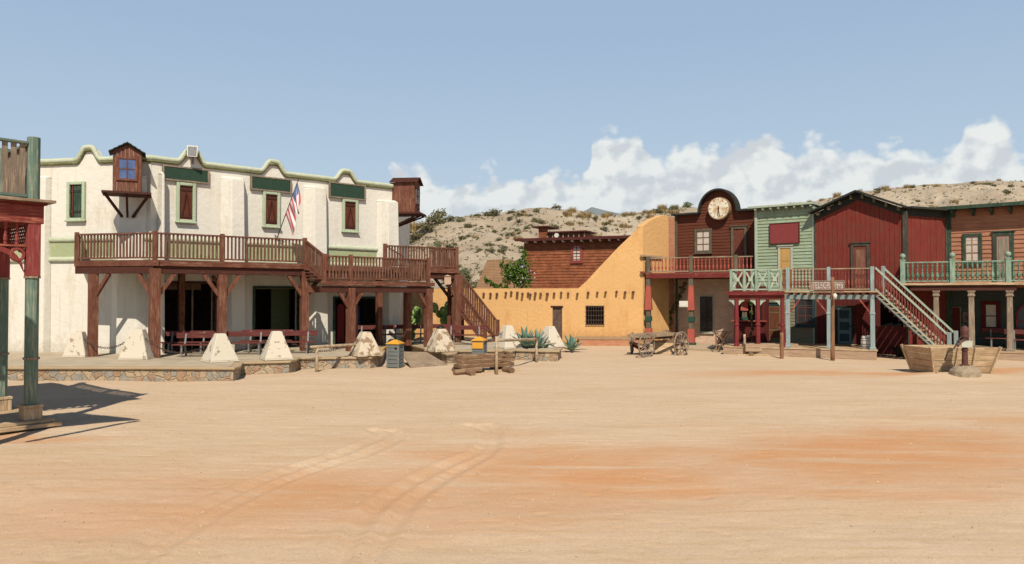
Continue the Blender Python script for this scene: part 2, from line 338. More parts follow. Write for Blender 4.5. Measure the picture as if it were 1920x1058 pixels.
def hillm():
    t = NT('dry_hillside'); v = t.co(rnd=False); n = t.noise(v, .12, 7, .62); f = t.noise(v, 1.1, 8, .7); r = t.noise(v, .5, 6)
    c = t.mix(t.rng(n, .35, .65), C(176, 158, 134), C(198, 180, 154)); c = t.mix(t.rng(f, .48, .7, 0, .6), c, C(158, 138, 112))
    c = t.mix(t.rng(r, .58, .7, 0, .3), c, C(170, 156, 130)); c = t.mix(t.rng(t.noise(v, 3.2, 5, .7), .6, .72, 0, .6), c, C(226, 212, 188))
    t.bump(f, .9, .5); return t.fin(c, .95, .1)
HILLM = hillm()
def mtn():
    t = NT('distant_mountain'); n = t.noise(t.co(), .03, 6); return t.fin(t.mix(t.rng(n, .3, .7), C(128, 138, 140), C(146, 150, 148)), .95, .05)
def terr():
    t = NT('terrace_top'); v = t.co(rnd=False); n = t.noise(v, 1.5, 7); f = t.noise(v, 12, 6, .7)
    c = t.mix(t.rng(n, .3, .7), C(196, 178, 150), C(176, 160, 136)); c = t.mix(t.rng(f, .4, .8, 0, .4), c, C(214, 194, 160)); t.bump(f, .3, .02); return t.fin(c, .9, .15)
TERR = terr()
CAPM = plaster('curb_cap', C(180, 152, 116), C(206, 184, 148), 7, .6, .12)
def flagm():
    t = NT('striped_flag_cloth'); uv = t.n('ShaderNodeUVMap', {'uv_map': 'UVMap'}); sp = t.n('ShaderNodeSeparateXYZ', Vector=uv.outputs[0])
    st = t.math('MODULO', t.math('FLOOR', t.math('MULTIPLY', sp.outputs[1], 13.0), 0.0), 2.0)
    c = t.mix(st, C(204, 104, 104), C(238, 230, 226))
    can = t.math('MULTIPLY', t.math('LESS_THAN', sp.outputs[0], .4), t.math('LESS_THAN', sp.outputs[1], .42))
    mp = t.n('ShaderNodeMapping', Vector=uv.outputs[0], Scale=(16, 13, 1)); vo = t.n('ShaderNodeTexVoronoi', Vector=mp.outputs[0], Scale=1.0, Randomness=.0)
    star = t.math('LESS_THAN', vo.outputs['Distance'], .24)
    c = t.mix(can, c, t.mix(star, C(84, 104, 158), C(230, 230, 236))); return t.fin(c, .9, .1)
# ---------------------------------------------------------------- mesh building
class MB:
    def __init__(s, F=ID): s.F = F; s.V = []; s.Fc = []; s.UV = None
    def v(s, x, y, z): s.V.append(s.F.m @ Vector((x, y, z))); return len(s.V) - 1
    def face(s, *i): s.Fc.append(tuple(i))
    def hull8(s, p):
        i = [s.v(*q) for q in p]
        for f in ((0,1,2,3),(4,5,6,7),(0,1,5,4),(1,2,6,5),(2,3,7,6),(3,0,4,7)): s.face(*[i[k] for k in f])
        return s
    def box(s, x0, x1, y0, y1, z0, z1):
        return s.hull8([(x0,y0,z0),(x1,y0,z0),(x1,y1,z0),(x0,y1,z0),(x0,y0,z1),(x1,y0,z1),(x1,y1,z1),(x0,y1,z1)])
    def beam(s, p, q, w, h, up=(0, 0, 1)):
        p, q = Vector(p), Vector(q); d = (q - p).normalized(); up = Vector(up)
        if abs(d.dot(up)) > .98: up = Vector((0, 1, 0))
        a = d.cross(up).normalized() * w / 2; b = a.cross(d).normalized() * h / 2
        return s.hull8([p-a-b, p+a-b, p+a+b, p-a+b, q-a-b, q+a-b, q+a+b, q-a+b])
    def cyl(s, p, q, r0, r1=None, n=10, cap=True):
        r1 = r0 if r1 is None else r1; p, q = Vector(p), Vector(q); d = (q - p).normalized(); up = Vector((0, 0, 1)) if abs(d.z) < .95 else Vector((0, 1, 0))
        a = d.cross(up).normalized(); b = a.cross(d).normalized(); k = []
        for c, r in ((p, r0), (q, r1)):
            k.append([s.v(*(c + a * math.cos(t) * r + b * math.sin(t) * r)) for t in [2*math.pi*j/n for j in range(n)]])
        for j in range(n): s.face(k[0][j], k[0][(j+1)%n], k[1][(j+1)%n], k[1][j])
        if cap: s.face(*k[0][::-1]); s.face(*k[1])
        return s
    def lathe(s, cx, cy, prof, n=10, rot=0):
        k = [[s.v(cx + r*math.cos(t+rot), cy + r*math.sin(t+rot), z) for t in [2*math.pi*j/n for j in range(n)]] for r, z in prof]
        for a, b in zip(k, k[1:]):
            for j in range(n): s.face(a[j], a[(j+1)%n], b[(j+1)%n], b[j])
        s.face(*k[0][::-1]); s.face(*k[-1]); return s
    def prism(s, poly, y0, y1):
        a = [s.v(x, y0, z) for x, z in poly]; b = [s.v(x, y1, z) for x, z in poly]; n = len(poly)
        s.face(*a); s.face(*b[::-1])
        for j in range(n): s.face(a[j], a[(j+1)%n], b[(j+1)%n], b[j])
        return s
    def plan(s, poly, z0, z1, poly1=None):
        a = [s.v(x, y, z0) for x, y in poly]; b = [s.v(x, y, z1) for x, y in (poly1 or poly)]; n = len(poly)
        s.face(*a[::-1]); s.face(*b)
        for j in range(n): s.face(a[j], a[(j+1)%n], b[(j+1)%n], b[j])
        return s
    def tube(s, pts, r, n=8):
        pts = [Vector(p) for p in pts]; rings = []
        for i, p in enumerate(pts):
            d = (pts[min(i+1, len(pts)-1)] - pts[max(i-1, 0)]).normalized(); up = Vector((0, 1, 0)) if abs(d.y) < .9 else Vector((0, 0, 1))
            a = d.cross(up).normalized(); b = a.cross(d).normalized(); rr = r[i] if isinstance(r, (list, tuple)) and len(r) == len(pts) else r
            ra, rb = rr if isinstance(rr, tuple) else (rr, rr)
            rings.append([s.v(*(p + a*math.cos(t)*ra + b*math.sin(t)*rb)) for t in [2*math.pi*j/n for j in range(n)]])
        for a, b in zip(rings, rings[1:]):
            for j in range(n): s.face(a[j], a[(j+1)%n], b[(j+1)%n], b[j])
        s.face(*rings[0][::-1]); s.face(*rings[-1]); return s
    def torus(s, c, ax, R0, r, n=12, m=6, sx=1.0):
        c = Vector(c); ax = Vector(ax).normalized(); up = Vector((0, 0, 1)) if abs(ax.z) < .9 else Vector((1, 0, 0))
        a = ax.cross(up).normalized(); b = a.cross(ax).normalized(); k = []
        for i in range(n):
            t = 2*math.pi*i/n; e = a*math.cos(t)*sx + b*math.sin(t); o = c + e*R0
            k.append([s.v(*(o + e.normalized()*math.cos(u)*r + ax*math.sin(u)*r)) for u in [2*math.pi*j/m for j in range(m)]])
        for i in range(n):
            for j in range(m): s.face(k[i][j], k[i][(j+1)%m], k[(i+1)%n][(j+1)%m], k[(i+1)%n][j])
        return s
    def build(s, name, mat, parent=None, at=None, smooth=False, bevel=0, label=None):
        me = bpy.data.meshes.new(name)
        if parent is not None: base = XF[parent.name]
        elif at is not None: base = at.m
        else: base = Matrix.Identity(4)
        inv = base.inverted()
        me.from_pydata([tuple(inv @ p) for p in s.V], [], s.Fc)
        if s.UV:
            ul = me.uv_layers.new(name='UVMap')
            for lp in me.loops: ul.data[lp.index].uv = s.UV[lp.vertex_index]
        bm = bmesh.new(); bm.from_mesh(me); bmesh.ops.recalc_face_normals(bm, faces=bm.faces); bm.to_mesh(me); bm.free()
        me.materials.append(mat)
        if smooth: me.polygons.foreach_set('use_smooth', [True] * len(me.polygons))
        o = bpy.data.objects.new(name, me); COL.objects.link(o)
        if parent is not None: o.parent = parent; XF[o.name] = XF[parent.name]
        else:
            XF[o.name] = base; o.matrix_world = base
        if bevel:
            md = o.modifiers.new('bevel', 'BEVEL'); md.width = bevel; md.segments = 2; md.limit_method = 'ANGLE'; md.angle_limit = R(35)
        if label: o['label'] = label
        return o
XF = {}
def thing(name, label, cat, F, group=None, kind=None):
    o = bpy.data.objects.new(name, None); COL.objects.link(o); o.empty_display_size = .2
    o.matrix_world = F.m; XF[o.name] = F.m; return tag(o, label, cat, group, kind)
def tag(o, label=None, cat=None, group=None, kind=None):
    if label: o['label'] = label
    if cat: o['category'] = cat
    if group: o['group'] = group
    if kind: o['kind'] = kind
    return o
def kids(o): return [c for c in bpy.data.objects if c.parent == o]
def dup(o, F, label=None, parent=None):
    c = o.copy(); COL.objects.link(c); XF[c.name] = F.m if F else XF[parent.name]
    if parent is None: c.matrix_world = F.m
    else: c.parent = parent
    if label: c['label'] = label
    for k in kids(o):
        q = dup(k, None, None, c)
    return c
# shared builders -------------------------------------------------------------
def holes_wall(mb, x0, x1, z0, z1, y0, y1, holes):
    xs = sorted({x0, x1, *[h[0] for h in holes], *[h[1] for h in holes]}); zs = sorted({z0, z1, *[h[2] for h in holes], *[h[3] for h in holes]})
    solid = {}
    for i in range(len(xs)-1):
        for j in range(len(zs)-1):
            cx, cz = (xs[i]+xs[i+1])/2, (zs[j]+zs[j+1])/2
            solid[i, j] = not any(h[0] < cx < h[1] and h[2] < cz < h[3] for h in holes)
    def q(*p): mb.face(*[mb.v(*a) for a in p])
    for (i, j), s in solid.items():
        if not s: continue
        a, b, c, d = xs[i], xs[i+1], zs[j], zs[j+1]
        q((a,y0,c),(b,y0,c),(b,y0,d),(a,y0,d)); q((a,y1,c),(b,y1,c),(b,y1,d),(a,y1,d))
        if not solid.get((i-1, j)): q((a,y0,c),(a,y1,c),(a,y1,d),(a,y0,d))
        if not solid.get((i+1, j)): q((b,y0,c),(b,y1,c),(b,y1,d),(b,y0,d))
        if not solid.get((i, j-1)): q((a,y0,c),(b,y0,c),(b,y1,c),(a,y1,c))
        if not solid.get((i, j+1)): q((a,y0,d),(b,y0,d),(b,y1,d),(a,y1,d))
    return mb
def clap(mb, span, z0, z1, pitch, y=0, lap=.035, holes=()):
    """lapped boards; span(z) gives (x0,x1)"""
    z = z0; rn = random.Random(3)
    while z < z1 - .01:
        zt = min(z + pitch, z1); zm = (z + zt) / 2
        a, b = span(zt); a2, b2 = span(z)
        segs = [(max(a, a2), min(b, b2))] if zt < z1 - .001 else [(max(a, a2), min(b, b2))]
        for h in holes:
            if h[2] < zm < h[3]:
                segs = [q for s in segs for q in ((s[0], min(s[1], h[0])), (max(s[0], h[1]), s[1])) if q[1] - q[0] > .01]
        for s0, s1 in segs:
            cut = [s0] + ([s0 + (s1-s0)*rn.uniform(.3, .7)] if s1-s0 > 2 else []) + [s1]
            for c0, c1 in zip(cut, cut[1:]):
                j = rn.uniform(-.004, .004); g = .003
                mb.hull8([(c0+g,y-lap+j,z),(c1-g,y-lap+j,z),(c1-g,y+.03,z),(c0+g,y+.03,z),(c0+g,y-.006,zt+.008),(c1-g,y-.006,zt+.008),(c1-g,y+.03,zt+.008),(c0+g,y+.03,zt+.008)])
        z = zt
    return mb
def vboards(mb, x0, x1, z0, ztop, w, y=0, th=.03, holes=()):
    x = x0; rn = random.Random(5)
    while x < x1 - .01:
        xe = min(x + w * rn.uniform(.9, 1.1), x1)
        spans = [(z0, None)]
        hs = [h for h in holes if h[0] < (x+xe)/2 < h[1]]
        lo = z0
        for h in hs:
            if h[2] > lo: mb.box(x+.005, xe-.005, y-th*rn.uniform(.8,1.2), y+.02, lo, h[2])
            lo = h[3]
        t = y - th * rn.uniform(.75, 1.25); za, zb = ztop(x), ztop(xe)
        mb.hull8([(x+.005,t,lo),(xe-.005,t,lo),(xe-.005,y+.02,lo),(x+.005,y+.02,lo),(x+.005,t,za),(xe-.005,t,zb),(xe-.005,y+.02,zb),(x+.005,y+.02,za)])
        x = xe
    return mb
TURN = [(.55,0),(.55,.12),(.35,.14),(.9,.2),(1.0,.3),(.7,.42),(.4,.5),(.75,.53),(.4,.56),(.5,.7),(.75,.82),(.35,.86),(.6,.9),(.6,1)]
def rail(parent, F, p, q, h, mat, matx, step=.14, bw=.055, kind='flat', zb=.08, rw=.09, rh=.05, bdep=None, bmat=None, lower=True):
    """handrail, bottom rail and the infill between two points given at floor level in frame F"""
    p, q = Vector(p), Vector(q); L = (q - p).length; d = q - p; up = Vector((0, 0, 1))
    m = MB(F); m.beam(p + up*h, q + up*h, rw, rh); m.build('handrail', matx, parent)
    if lower: m = MB(F); m.beam(p + up*zb, q + up*zb, rw*.6, rh); m.build('bottom_rail', matx, parent)
    m = MB(F); n = max(2, round(L / step)); dep = bdep or bw * .5
    dn = Vector((d.x, d.y, 0)).normalized(); pn = Vector((-dn.y, dn.x, 0)); rn = random.Random(int(L*1000))
    if kind == 'x':
        n = max(1, round(L / step))
        for i in range(n):
            a, b = p + d*i/n, p + d*(i+1)/n
            m.beam(a + up*(zb+.02), b + up*(h-.03), .03, bw); m.beam(a + up*(h-.03) + pn*.03, b + up*(zb+.02) + pn*.03, .03, bw)
            if i: m.beam(a + up*zb, a + up*h, .05, .07)
            c = (a + b)/2 + up*(h+zb)/2 - pn*.03; m.beam(c - pn*.02, c + pn*.0, .16, .16)
        m.build('lattice_panel', bmat or mat, parent); return
    for i in range(n):
        c = p + d * (i + .5) / n
        if kind == 'flat':
            w = bw * rn.uniform(.88, 1.12); a = c - dn*w/2; b = c + dn*w/2; e = pn*dep/2; lean = dn*rn.uniform(-.006,.006)
            z0, z1 = up*(zb if lower else 0), up*(h - .02)
            m.hull8([a-e+z0, b-e+z0, b+e+z0, a+e+z0, a-e+z1+lean, b-e+z1+lean, b+e+z1+lean, a+e+z1+lean])
        else:
            prof = [(r*bw*.5, c.z + zb + (h - zb - .01)*t) for r, t in TURN]; m.lathe(c.x, c.y, prof, 6)
    m.build('baluster_panel', bmat or mat, parent)
def post(parent, F, x, y, z0, z1, w, mat, name='post', d=None, bevel=.012):
    m = MB(F); m.box(x-w/2, x+w/2, y-(d or w)/2, y+(d or w)/2, z0, z1); return m.build(name, mat, parent, bevel=bevel)
def window(parent, F, x0, x1, z0, z1, y, fm, sm, pm, nx=2, nz=3, fw=.1, dep=.07, sill=True, name='window'):
    m = MB(F); m.box(x0-fw, x0, y-dep, y+.02, z0-fw, z1+fw); m.box(x1, x1+fw, y-dep, y+.02, z0-fw, z1+fw); m.box(x0, x1, y-dep, y+.02, z1, z1+fw); m.box(x0, x1, y-dep, y+.02, z0-fw, z0)
    if sill: m.box(x0-fw*1.3, x1+fw*1.3, y-dep-.05, y+.02, z0-fw-.05, z0-fw)
    w = m.build(name, fm, parent, bevel=.006)
    m = MB(F); b = .035
    for i in range(nx+1): x = x0 + (x1-x0)*i/nx; m.box(x-b/2, x+b/2, y-.035, y+.01, z0, z1)
    for j in range(nz+1):
        z = z0 + (z1-z0)*j/nz; m.box(x0, x1, y-.03, y+.008, z-b/2, z+b/2)
    m.build('sash', sm, w); m = MB(F); m.box(x0, x1, y-.012, y+.005, z0, z1); m.build('pane', pm, w); return w
def door(parent, F, x0, x1, z0, z1, y, fm, lm, panm=None, fw=.1, panels=((.08,.45),(.52,.95)), dep=.08, head=True, arch=False):
    m = MB(F); m.box(x0-fw, x0, y-dep, y+.02, z0, z1+fw); m.box(x1, x1+fw, y-dep, y+.02, z0, z1+fw); m.box(x0, x1, y-dep, y+.02, z1, z1+fw)
    if head: m.box(x0-fw*1.4, x1+fw*1.4, y-dep-.04, y+.02, z1+fw, z1+fw+.05)
    d = m.build('door', fm, parent, bevel=.006); m = MB(F); m.box(x0, x1, y-.03, y+.01, z0, z1); m.build('door_leaf', lm, d)
    m = MB(F); w = x1-x0; h = z1-z0
    for a, b in panels:
        m.box(x0+w*.16, x1-w*.16, y-.045, y-.025, z0+h*a, z0+h*b)
    m.build('door_panel', panm or lm, d)
    m = MB(F); m.lathe(x1-.07, y-.07, [(.02, z0+h*.47),(.035, z0+h*.48),(.035, z0+h*.5),(.02, z0+h*.51)], 8); m.build('door_handle', IRON, d); return d
#PART2
# ================================================================ SETTING: ground and hills
def fbm(x, y, s=1.0, o=4): return mnoise.fractal(Vector((x*s, y*s, 3.3)), 1.0, 2.0, o)
def grid_mesh(name, xs, ys, zf, mat, **kw):
    nx, ny = len(xs), len(ys); V = [(x, y, zf(x, y)) for y in ys for x in xs]
    Fc = [(j*nx+i, j*nx+i+1, (j+1)*nx+i+1, (j+1)*nx+i) for j in range(ny-1) for i in range(nx-1)]
    me = bpy.data.meshes.new(name); me.from_pydata(V, [], Fc); me.materials.append(mat); me.polygons.foreach_set('use_smooth', [True]*len(Fc))
    o = bpy.data.objects.new(name, me); COL.objects.link(o); XF[name] = Matrix.Identity(4); return tag(o, **kw)
tracks = []   # centre lines of the two wheel ruts of one turning vehicle, and a second pair
for pts in ([(880,800),(914,812),(900,845),(820,880),(740,925),(680,980),(630,1058),(600,1120)], [(915,800),(930,815),(915,850),(850,885),(790,925),(740,980),(690,1058),(660,1120)],
            [(735,808),(745,822),(690,850),(560,890),(450,940),(350,1000),(255,1058),(180,1100)], [(700,806),(712,818),(640,850),(530,885),(410,940),(310,1000),(225,1058),(150,1100)]):
    w = [G(*p) for p in pts]; fine = []
    for k in range(len(w)-1):
        p0, p1, p2, p3 = w[max(k-1,0)], w[k], w[k+1], w[min(k+2,len(w)-1)]
        for t in np.linspace(0, 1, 24, endpoint=False):
            fine.append(.5*((2*p1) + (p2-p0)*t + (2*p0-5*p1+4*p2-p3)*t*t + (3*p1-p0-3*p2+p3)*t**3))
    tracks.append(np.array([(p.x, p.y) for p in fine]))
TR = np.concatenate(tracks)
mounds = [(AT(1812, 25.0), 1.1, .14), (AT(1740, 25.0), 1.0, .10), (AT(905, 26.4), 1.4, .07), (AT(1245, 33), 1.2, .07), (AT(610,25.6), 1.8, .07), (AT(870,27.6),1.5,.08)]
def gz(x, y):
    z = .022*fbm(x, y, .55, 3) + .004*fbm(x*1, y*1.5, 2.6, 3) + .05*mnoise.noise(Vector((x*.16, y*.16, 1)))
    z -= .004*max(0, mnoise.noise(Vector((x*4.5, y*6.5, 7))) - .12) * 4
    if -8 < x < 3 and 6 < y < 17:
        dd = math.sqrt(float(np.min((TR[:,0]-x)**2 + (TR[:,1]-y)**2)))
        if dd < .3: z += -.036*math.exp(-(dd/.11)**2) + .016*math.exp(-((dd-.2)/.07)**2)
    for c, r, h in mounds:
        e = ((x-c.x)**2 + (y-c.y)**2) / r**2
        if e < 6: z += h*math.exp(-e) * (0 if abs(c.x - mounds[2][0].x) < .01 else 1)
    k = min(1, max(0, (y-34)/4)); return z*(1-k) - .01*k
near_x = np.concatenate([np.linspace(-26, -8, 180), np.linspace(-7.96, 3, 300), np.linspace(3.08, 28, 260)]); near_y = np.concatenate([np.linspace(5.2, 18, 330), np.linspace(18.05, 44, 200)])
grid_mesh('ground', list(near_x), list(near_y), gz, SAND, kind='structure')
g2 = MB(); 
for x0, x1, y0, y1 in ((-400, -26, -60, 400), (28, 400, -60, 400), (-26, 28, -60, 5.2), (-26, 28, 44, 400)):
    i = [g2.v(x0,y0,-.012), g2.v(x1,y0,-.012), g2.v(x1,y1,-.012), g2.v(x0,y1,-.012)]; g2.face(*i)
tag(g2.build('outer_ground', SAND), kind='structure')
ridge = [(-400,470),(300,455),(600,440),(700,436),(760,431),(800,412),(850,404),(900,401),(960,397),(1005,392),(1060,395),(1120,400),(1170,404),(1220,400),(1260,390),(1300,388),(1400,392),(1480,386),(1540,378),(1600,364),(1640,354),(1700,346),(1780,343),(1850,340),(1920,338),(2300,330)]
RX = [a for a, b in ridge]; RY = [b for a, b in ridge]
RD = lambda px: float(np.interp(px, [-400, 1000, 1300, 1500, 2300], [88, 92, 100, 118, 120]))
def hill_z(px, d):
    dr = RD(px); zr = CAMZ + (HOR - float(np.interp(px, RX, RY))) / FPX * dr; base = 50
    k = min(1, max(0, (d - base) / (dr - base))); s = k*k*(3-2*k)*.35 + k*.65
    z = zr*s if d <= dr else zr - (d-dr)*.12
    x = (px-CX)/FPX*d
    amp = min(1, k*5) * (.35 if abs(d-dr) < 5 else 1)
    g = abs(mnoise.noise(Vector((x*.09, d*.035, 4)))); g2 = abs(mnoise.noise(Vector((x*.28, d*.1, 9))))
    return z + amp*(1.1*fbm(x, d, .07, 3) + .5*fbm(x, d, .3, 4) - 1.6*max(0, .22-g)*4*.5 - .5*max(0, .2-g2)*4*.5) - (.3 if d <= base else 0)
hp = np.linspace(-400, 2300, 520); hd = np.concatenate([np.linspace(50, 125, 160), np.linspace(127, 200, 20)])
V = [((px-CX)/FPX*d, d, hill_z(px, d)) for d in hd for px in hp]
Fc = [(j*520+i, j*520+i+1, (j+1)*520+i+1, (j+1)*520+i) for j in range(len(hd)-1) for i in range(519)]
me = bpy.data.meshes.new('hill'); me.from_pydata(V, [], Fc); me.materials.append(HILLM); me.polygons.foreach_set('use_smooth', [True]*len(Fc))
o = bpy.data.objects.new('hill', me); COL.objects.link(o); tag(o, kind='structure')
m = MB(); pr = [(1020,420),(1060,402),(1095,394),(1110,391),(1135,396),(1180,404),(1240,400),(1340,398),(1400,390),(1430,387),(1470,390),(1560,400),(1700,420)]
cols_ = []
for k, (d, f) in enumerate(((520, .0), (600, 1.0), (700, .0))):
    cols_.append([m.v((px-CX)/FPX*d, d, (CAMZ + (HOR-py)/FPX*600 + 3*mnoise.noise(Vector((px*.05,0,0))))*f - 2*(1-f)) for px, py in pr])
for a, b in zip(cols_, cols_[1:]):
    for i in range(len(pr)-1): m.face(a[i], a[i+1], b[i+1], b[i])
tag(m.build('distant_mountain', mtn(), smooth=True), kind='structure')
# foliage ------------------------------------------------------------------
def leaf_cloud(m, c, rad, n, size, rn, clumps=8, up=.0, thin=.45, shell=.5):
    cs = []
    for _ in range(clumps):
        v = Vector((rn.gauss(0,1), rn.gauss(0,1), rn.gauss(0,1))).normalized() * rn.uniform(.2, .75)
        cs.append((Vector((v.x*rad[0], v.y*rad[1], v.z*rad[2])), rn.uniform(.3, .55)))
    for i in range(n):
        cc, cr = cs[i % clumps]
        v = Vector((rn.gauss(0,1), rn.gauss(0,1), rn.gauss(0,1))).normalized() * (rn.uniform(shell, 1) * cr)
        p = Vector(c) + cc + Vector((v.x*rad[0], v.y*rad[1], v.z*rad[2]))
        a = Vector((rn.gauss(0,1), rn.gauss(0,1), rn.gauss(0,1) + up)).normalized(); b = a.cross(Vector((rn.gauss(0,1), rn.gauss(0,1), rn.gauss(0,1)))).normalized()
        L = size * rn.uniform(.7, 1.4); w = L * thin
        i4 = [m.v(*(p - a*L/2)), m.v(*(p + b*w/2)), m.v(*(p + a*L/2)), m.v(*(p - b*w/2))]; m.face(*i4)
def scrub(kind, seed):
    rn = random.Random(seed); m = MB()
    if kind == 'shrub': 
        for q in range(3): leaf_cloud(m, (rn.uniform(-.25,.25), rn.uniform(-.2,.2), .3+rn.uniform(-.05,.15)), (.5, .5, .36), 130, .16, rn, 6, .4, .35)
    else:
        for i in range(260):
            a = rn.uniform(0, 6.28); r = rn.uniform(0, .28); l = rn.uniform(.35, .8); t = rn.uniform(.1, .75)
            p = Vector((math.cos(a)*r, math.sin(a)*r, 0)); q = p + Vector((math.cos(a)*t, math.sin(a)*t, 1)).normalized()*l
            s = Vector((-math.sin(a), math.cos(a), 0))*.028; m.face(m.v(*(p-s)), m.v(*(p+s)), m.v(*q))
    return m
protos = {}
for k, name, mat, seed in (('a','desert_shrub',LF_DARK,1),('b','desert_shrub',LF_DARK,2),('c','desert_shrub',LF_OLIVE,3),('d','grass_tuft',LF_DRY,4),('e','grass_tuft',LF_DRY,5)):
    protos[k] = [scrub('shrub' if name == 'desert_shrub' else 'grass', seed), name, mat, None]
def put_scrub(k, p, s, rz):
    m, name, mat, ob = protos[k]
    M_ = Matrix.Translation(p) @ Matrix.Rotation(rz, 4, 'Z') @ Matrix.Diagonal((s, s, s*.8, 1))
    if ob is None: ob = m.build(name, mat); protos[k][3] = ob; c = ob
    else: c = ob.copy(); COL.objects.link(c)
    c.matrix_world = M_; XF[c.name] = M_
    if name == 'desert_shrub': tag(c, 'low grey-green desert shrub scattered on the dry pale hillside' if k != 'c' else 'small olive-green desert bush scattered on the dry pale hillside', 'shrub', 'desert shrubs on the hillside')
    else: tag(c, 'dry straw-coloured grass tuft growing on the pale hillside', 'grass tuft', 'dry grass tufts on the hillside')
rn = random.Random(11); cnt = 0
def hill_at(px, d): return Vector(((px-CX)/FPX*d, d, hill_z(px, d) - .12))
# along the skyline
for px in [770,782,795,806,816,828,846,860,878,896,912,932,958,1005,1042,1075,1100,1130,1150,1170,1190,1208,1226,1245,1262,1290,1480,1500,1520,1545,1570,1640,1663,1700,1760,1830,1876]:
    d = RD(px) - rn.uniform(1, 6); k = rn.choice('aabcd') if not (1090 < px < 1210) and px < 1460 else rn.choice('dded')
    put_scrub(k, hill_at(px + rn.uniform(-4, 4), d), rn.uniform(.9, 1.7) * (1.7 if px < 840 else 1), rn.uniform(0, 6))
while cnt < 250:
    px = rn.uniform(755, 1275); d = 52 + 44*rn.random()**.75
    if d > RD(px)-2: continue
    put_scrub(rn.choice('aaabbcd') if px < 1060 else rn.choice('abdddee'), hill_at(px, d), rn.uniform(.4, 1.15) * (1.25 if px > 1060 else 1.0), rn.uniform(0, 6)); cnt += 1
cnt = 0
while cnt < 75:
    px = rn.uniform(1460, 1925); d = rn.uniform(84, 118)
    if d > RD(px)-2: continue
    put_scrub(rn.choice('aabcdd'), hill_at(px, d), rn.uniform(.45, 1.3), rn.uniform(0, 6)); cnt += 1
rn = random.Random(21); m = MB()
for _ in range(2600):
    Y = 6.2 + 15*rn.random()**1.6; X = rn.uniform(-.72, .72)*Y; s_ = rn.uniform(.004, .012)*(1 + Y/14); z = gz(X, Y); h = [Vector((rn.uniform(-1,1), rn.uniform(-1,1), rn.uniform(0,.5)))*s_ for _ in range(3)]
    i = [m.v(X+q.x, Y+q.y, z-.002) for q in h]; k = m.v(X+rn.uniform(-.4,.4)*s_, Y+rn.uniform(-.4,.4)*s_, z+s_*.9); m.face(*i); m.face(i[0], i[1], k); m.face(i[1], i[2], k); m.face(i[2], i[0], k)
tag(m.build('gravel', patchy('sand_grit', C(206, 176, 142), C(178, 146, 116), 3, .5)), 'fine pale and brown grit scattered over the sand', 'gravel', kind='stuff')
m = MB()
for _ in range(5200):
    px = rn.uniform(740, 1290) if rn.random() < .68 else rn.uniform(1440, 1930); d = rn.uniform(52, 118)
    if d > RD(px)-1: continue
    p = hill_at(px, d) + Vector((0, 0, .12)); leaf_cloud(m, (p.x, p.y, p.z+.05), (.25, .25, .16), rn.randint(5, 12), .17, rn, 3, .2, .5)
tag(m.build('low_scrub', LF_DARK), 'tiny low scrub speckling the pale hillside', 'scrub', kind='stuff')
# ================================================================ STONE TERRACE (left) and its furniture
TZ = .45
def offs(poly, d):
    out = []; n = len(poly)
    for i in range(n):
        p0, p1, p2 = Vector(poly[i-1]), Vector(poly[i]), Vector(poly[(i+1) % n]); a = (p1-p0).normalized(); b = (p2-p1).normalized()
        na, nb = Vector((a.y, -a.x)), Vector((b.y, -b.x)); q = (na+nb); q = q / max(.3, q.length_squared) * 2; out.append(tuple(p1 + q*d))
    return out
def terrace(pts, label):
    F = Fr(pts[0], (1, 0)); t = thing('stone_terrace', label, 'terrace', F)
    m = MB(); m.plan(pts, -.1, TZ-.09); m.build('masonry_wall', STONE, t)
    m = MB(); m.plan(offs(pts, .07), TZ-.09, TZ-.012); m.build('coping', CAPM, t, bevel=.02)
    m = MB(); m.plan(offs(pts, -.22), TZ-.02, TZ); m.build('paving', TERR, t); return t
gp = lambda px, py: (G(px, py).x, G(px, py).y)
backL = [(-26, 60), (-26, gp(0,714)[1])]
T1 = [gp(-300,714), gp(300,714), gp(437,715), gp(447,712), gp(452,703), gp(542,700), gp(553,697), gp(560,693), gp(694,691), gp(712,688), gp(716,684), gp(722,667), gp(750,650), (-6.5, 60), (-40, 60)]
T1 = [(p[0], p[1]) for p in T1]
terrace(T1, 'low stone-walled terrace with tan coping in front of the white building')
T2 = [gp(758,660), gp(838,684), gp(853,682), gp(858,677), gp(945,676), gp(957,679), gp(966,675), gp(1022,677), gp(1046,677), gp(1052,671), gp(1040,655), gp(985,650), (-1.4, 42), (-5.0, 42)]
terrace(T2, 'short stone-walled terrace behind the wooden water trough, right of the ramp')
# ramp between the two terraces
m = MB(); a, b = G(752, 661, .45), G(800, 662, .45); c, d = G(842, 687, .02), G(770, 690, .02)
nB = 16
for i in range(nB):
    t0, t1 = i/nB, (i+.93)/nB; p = [a.lerp(d, t0), b.lerp(c, t0), b.lerp(c, t1), a.lerp(d, t1)]
    m.hull8([(q.x, q.y, q.z) for q in p] + [(q.x, q.y, q.z+.035) for q in p])
m.plan([(a.x,a.y),(b.x,b.y),(c.x,c.y),(d.x,d.y)], -.1, 0)
tag(m.build('ramp', GREYWX, at=Fr(a, (1, 0))), 'boarded ramp sloping from the sand up between the two terraces', 'ramp')
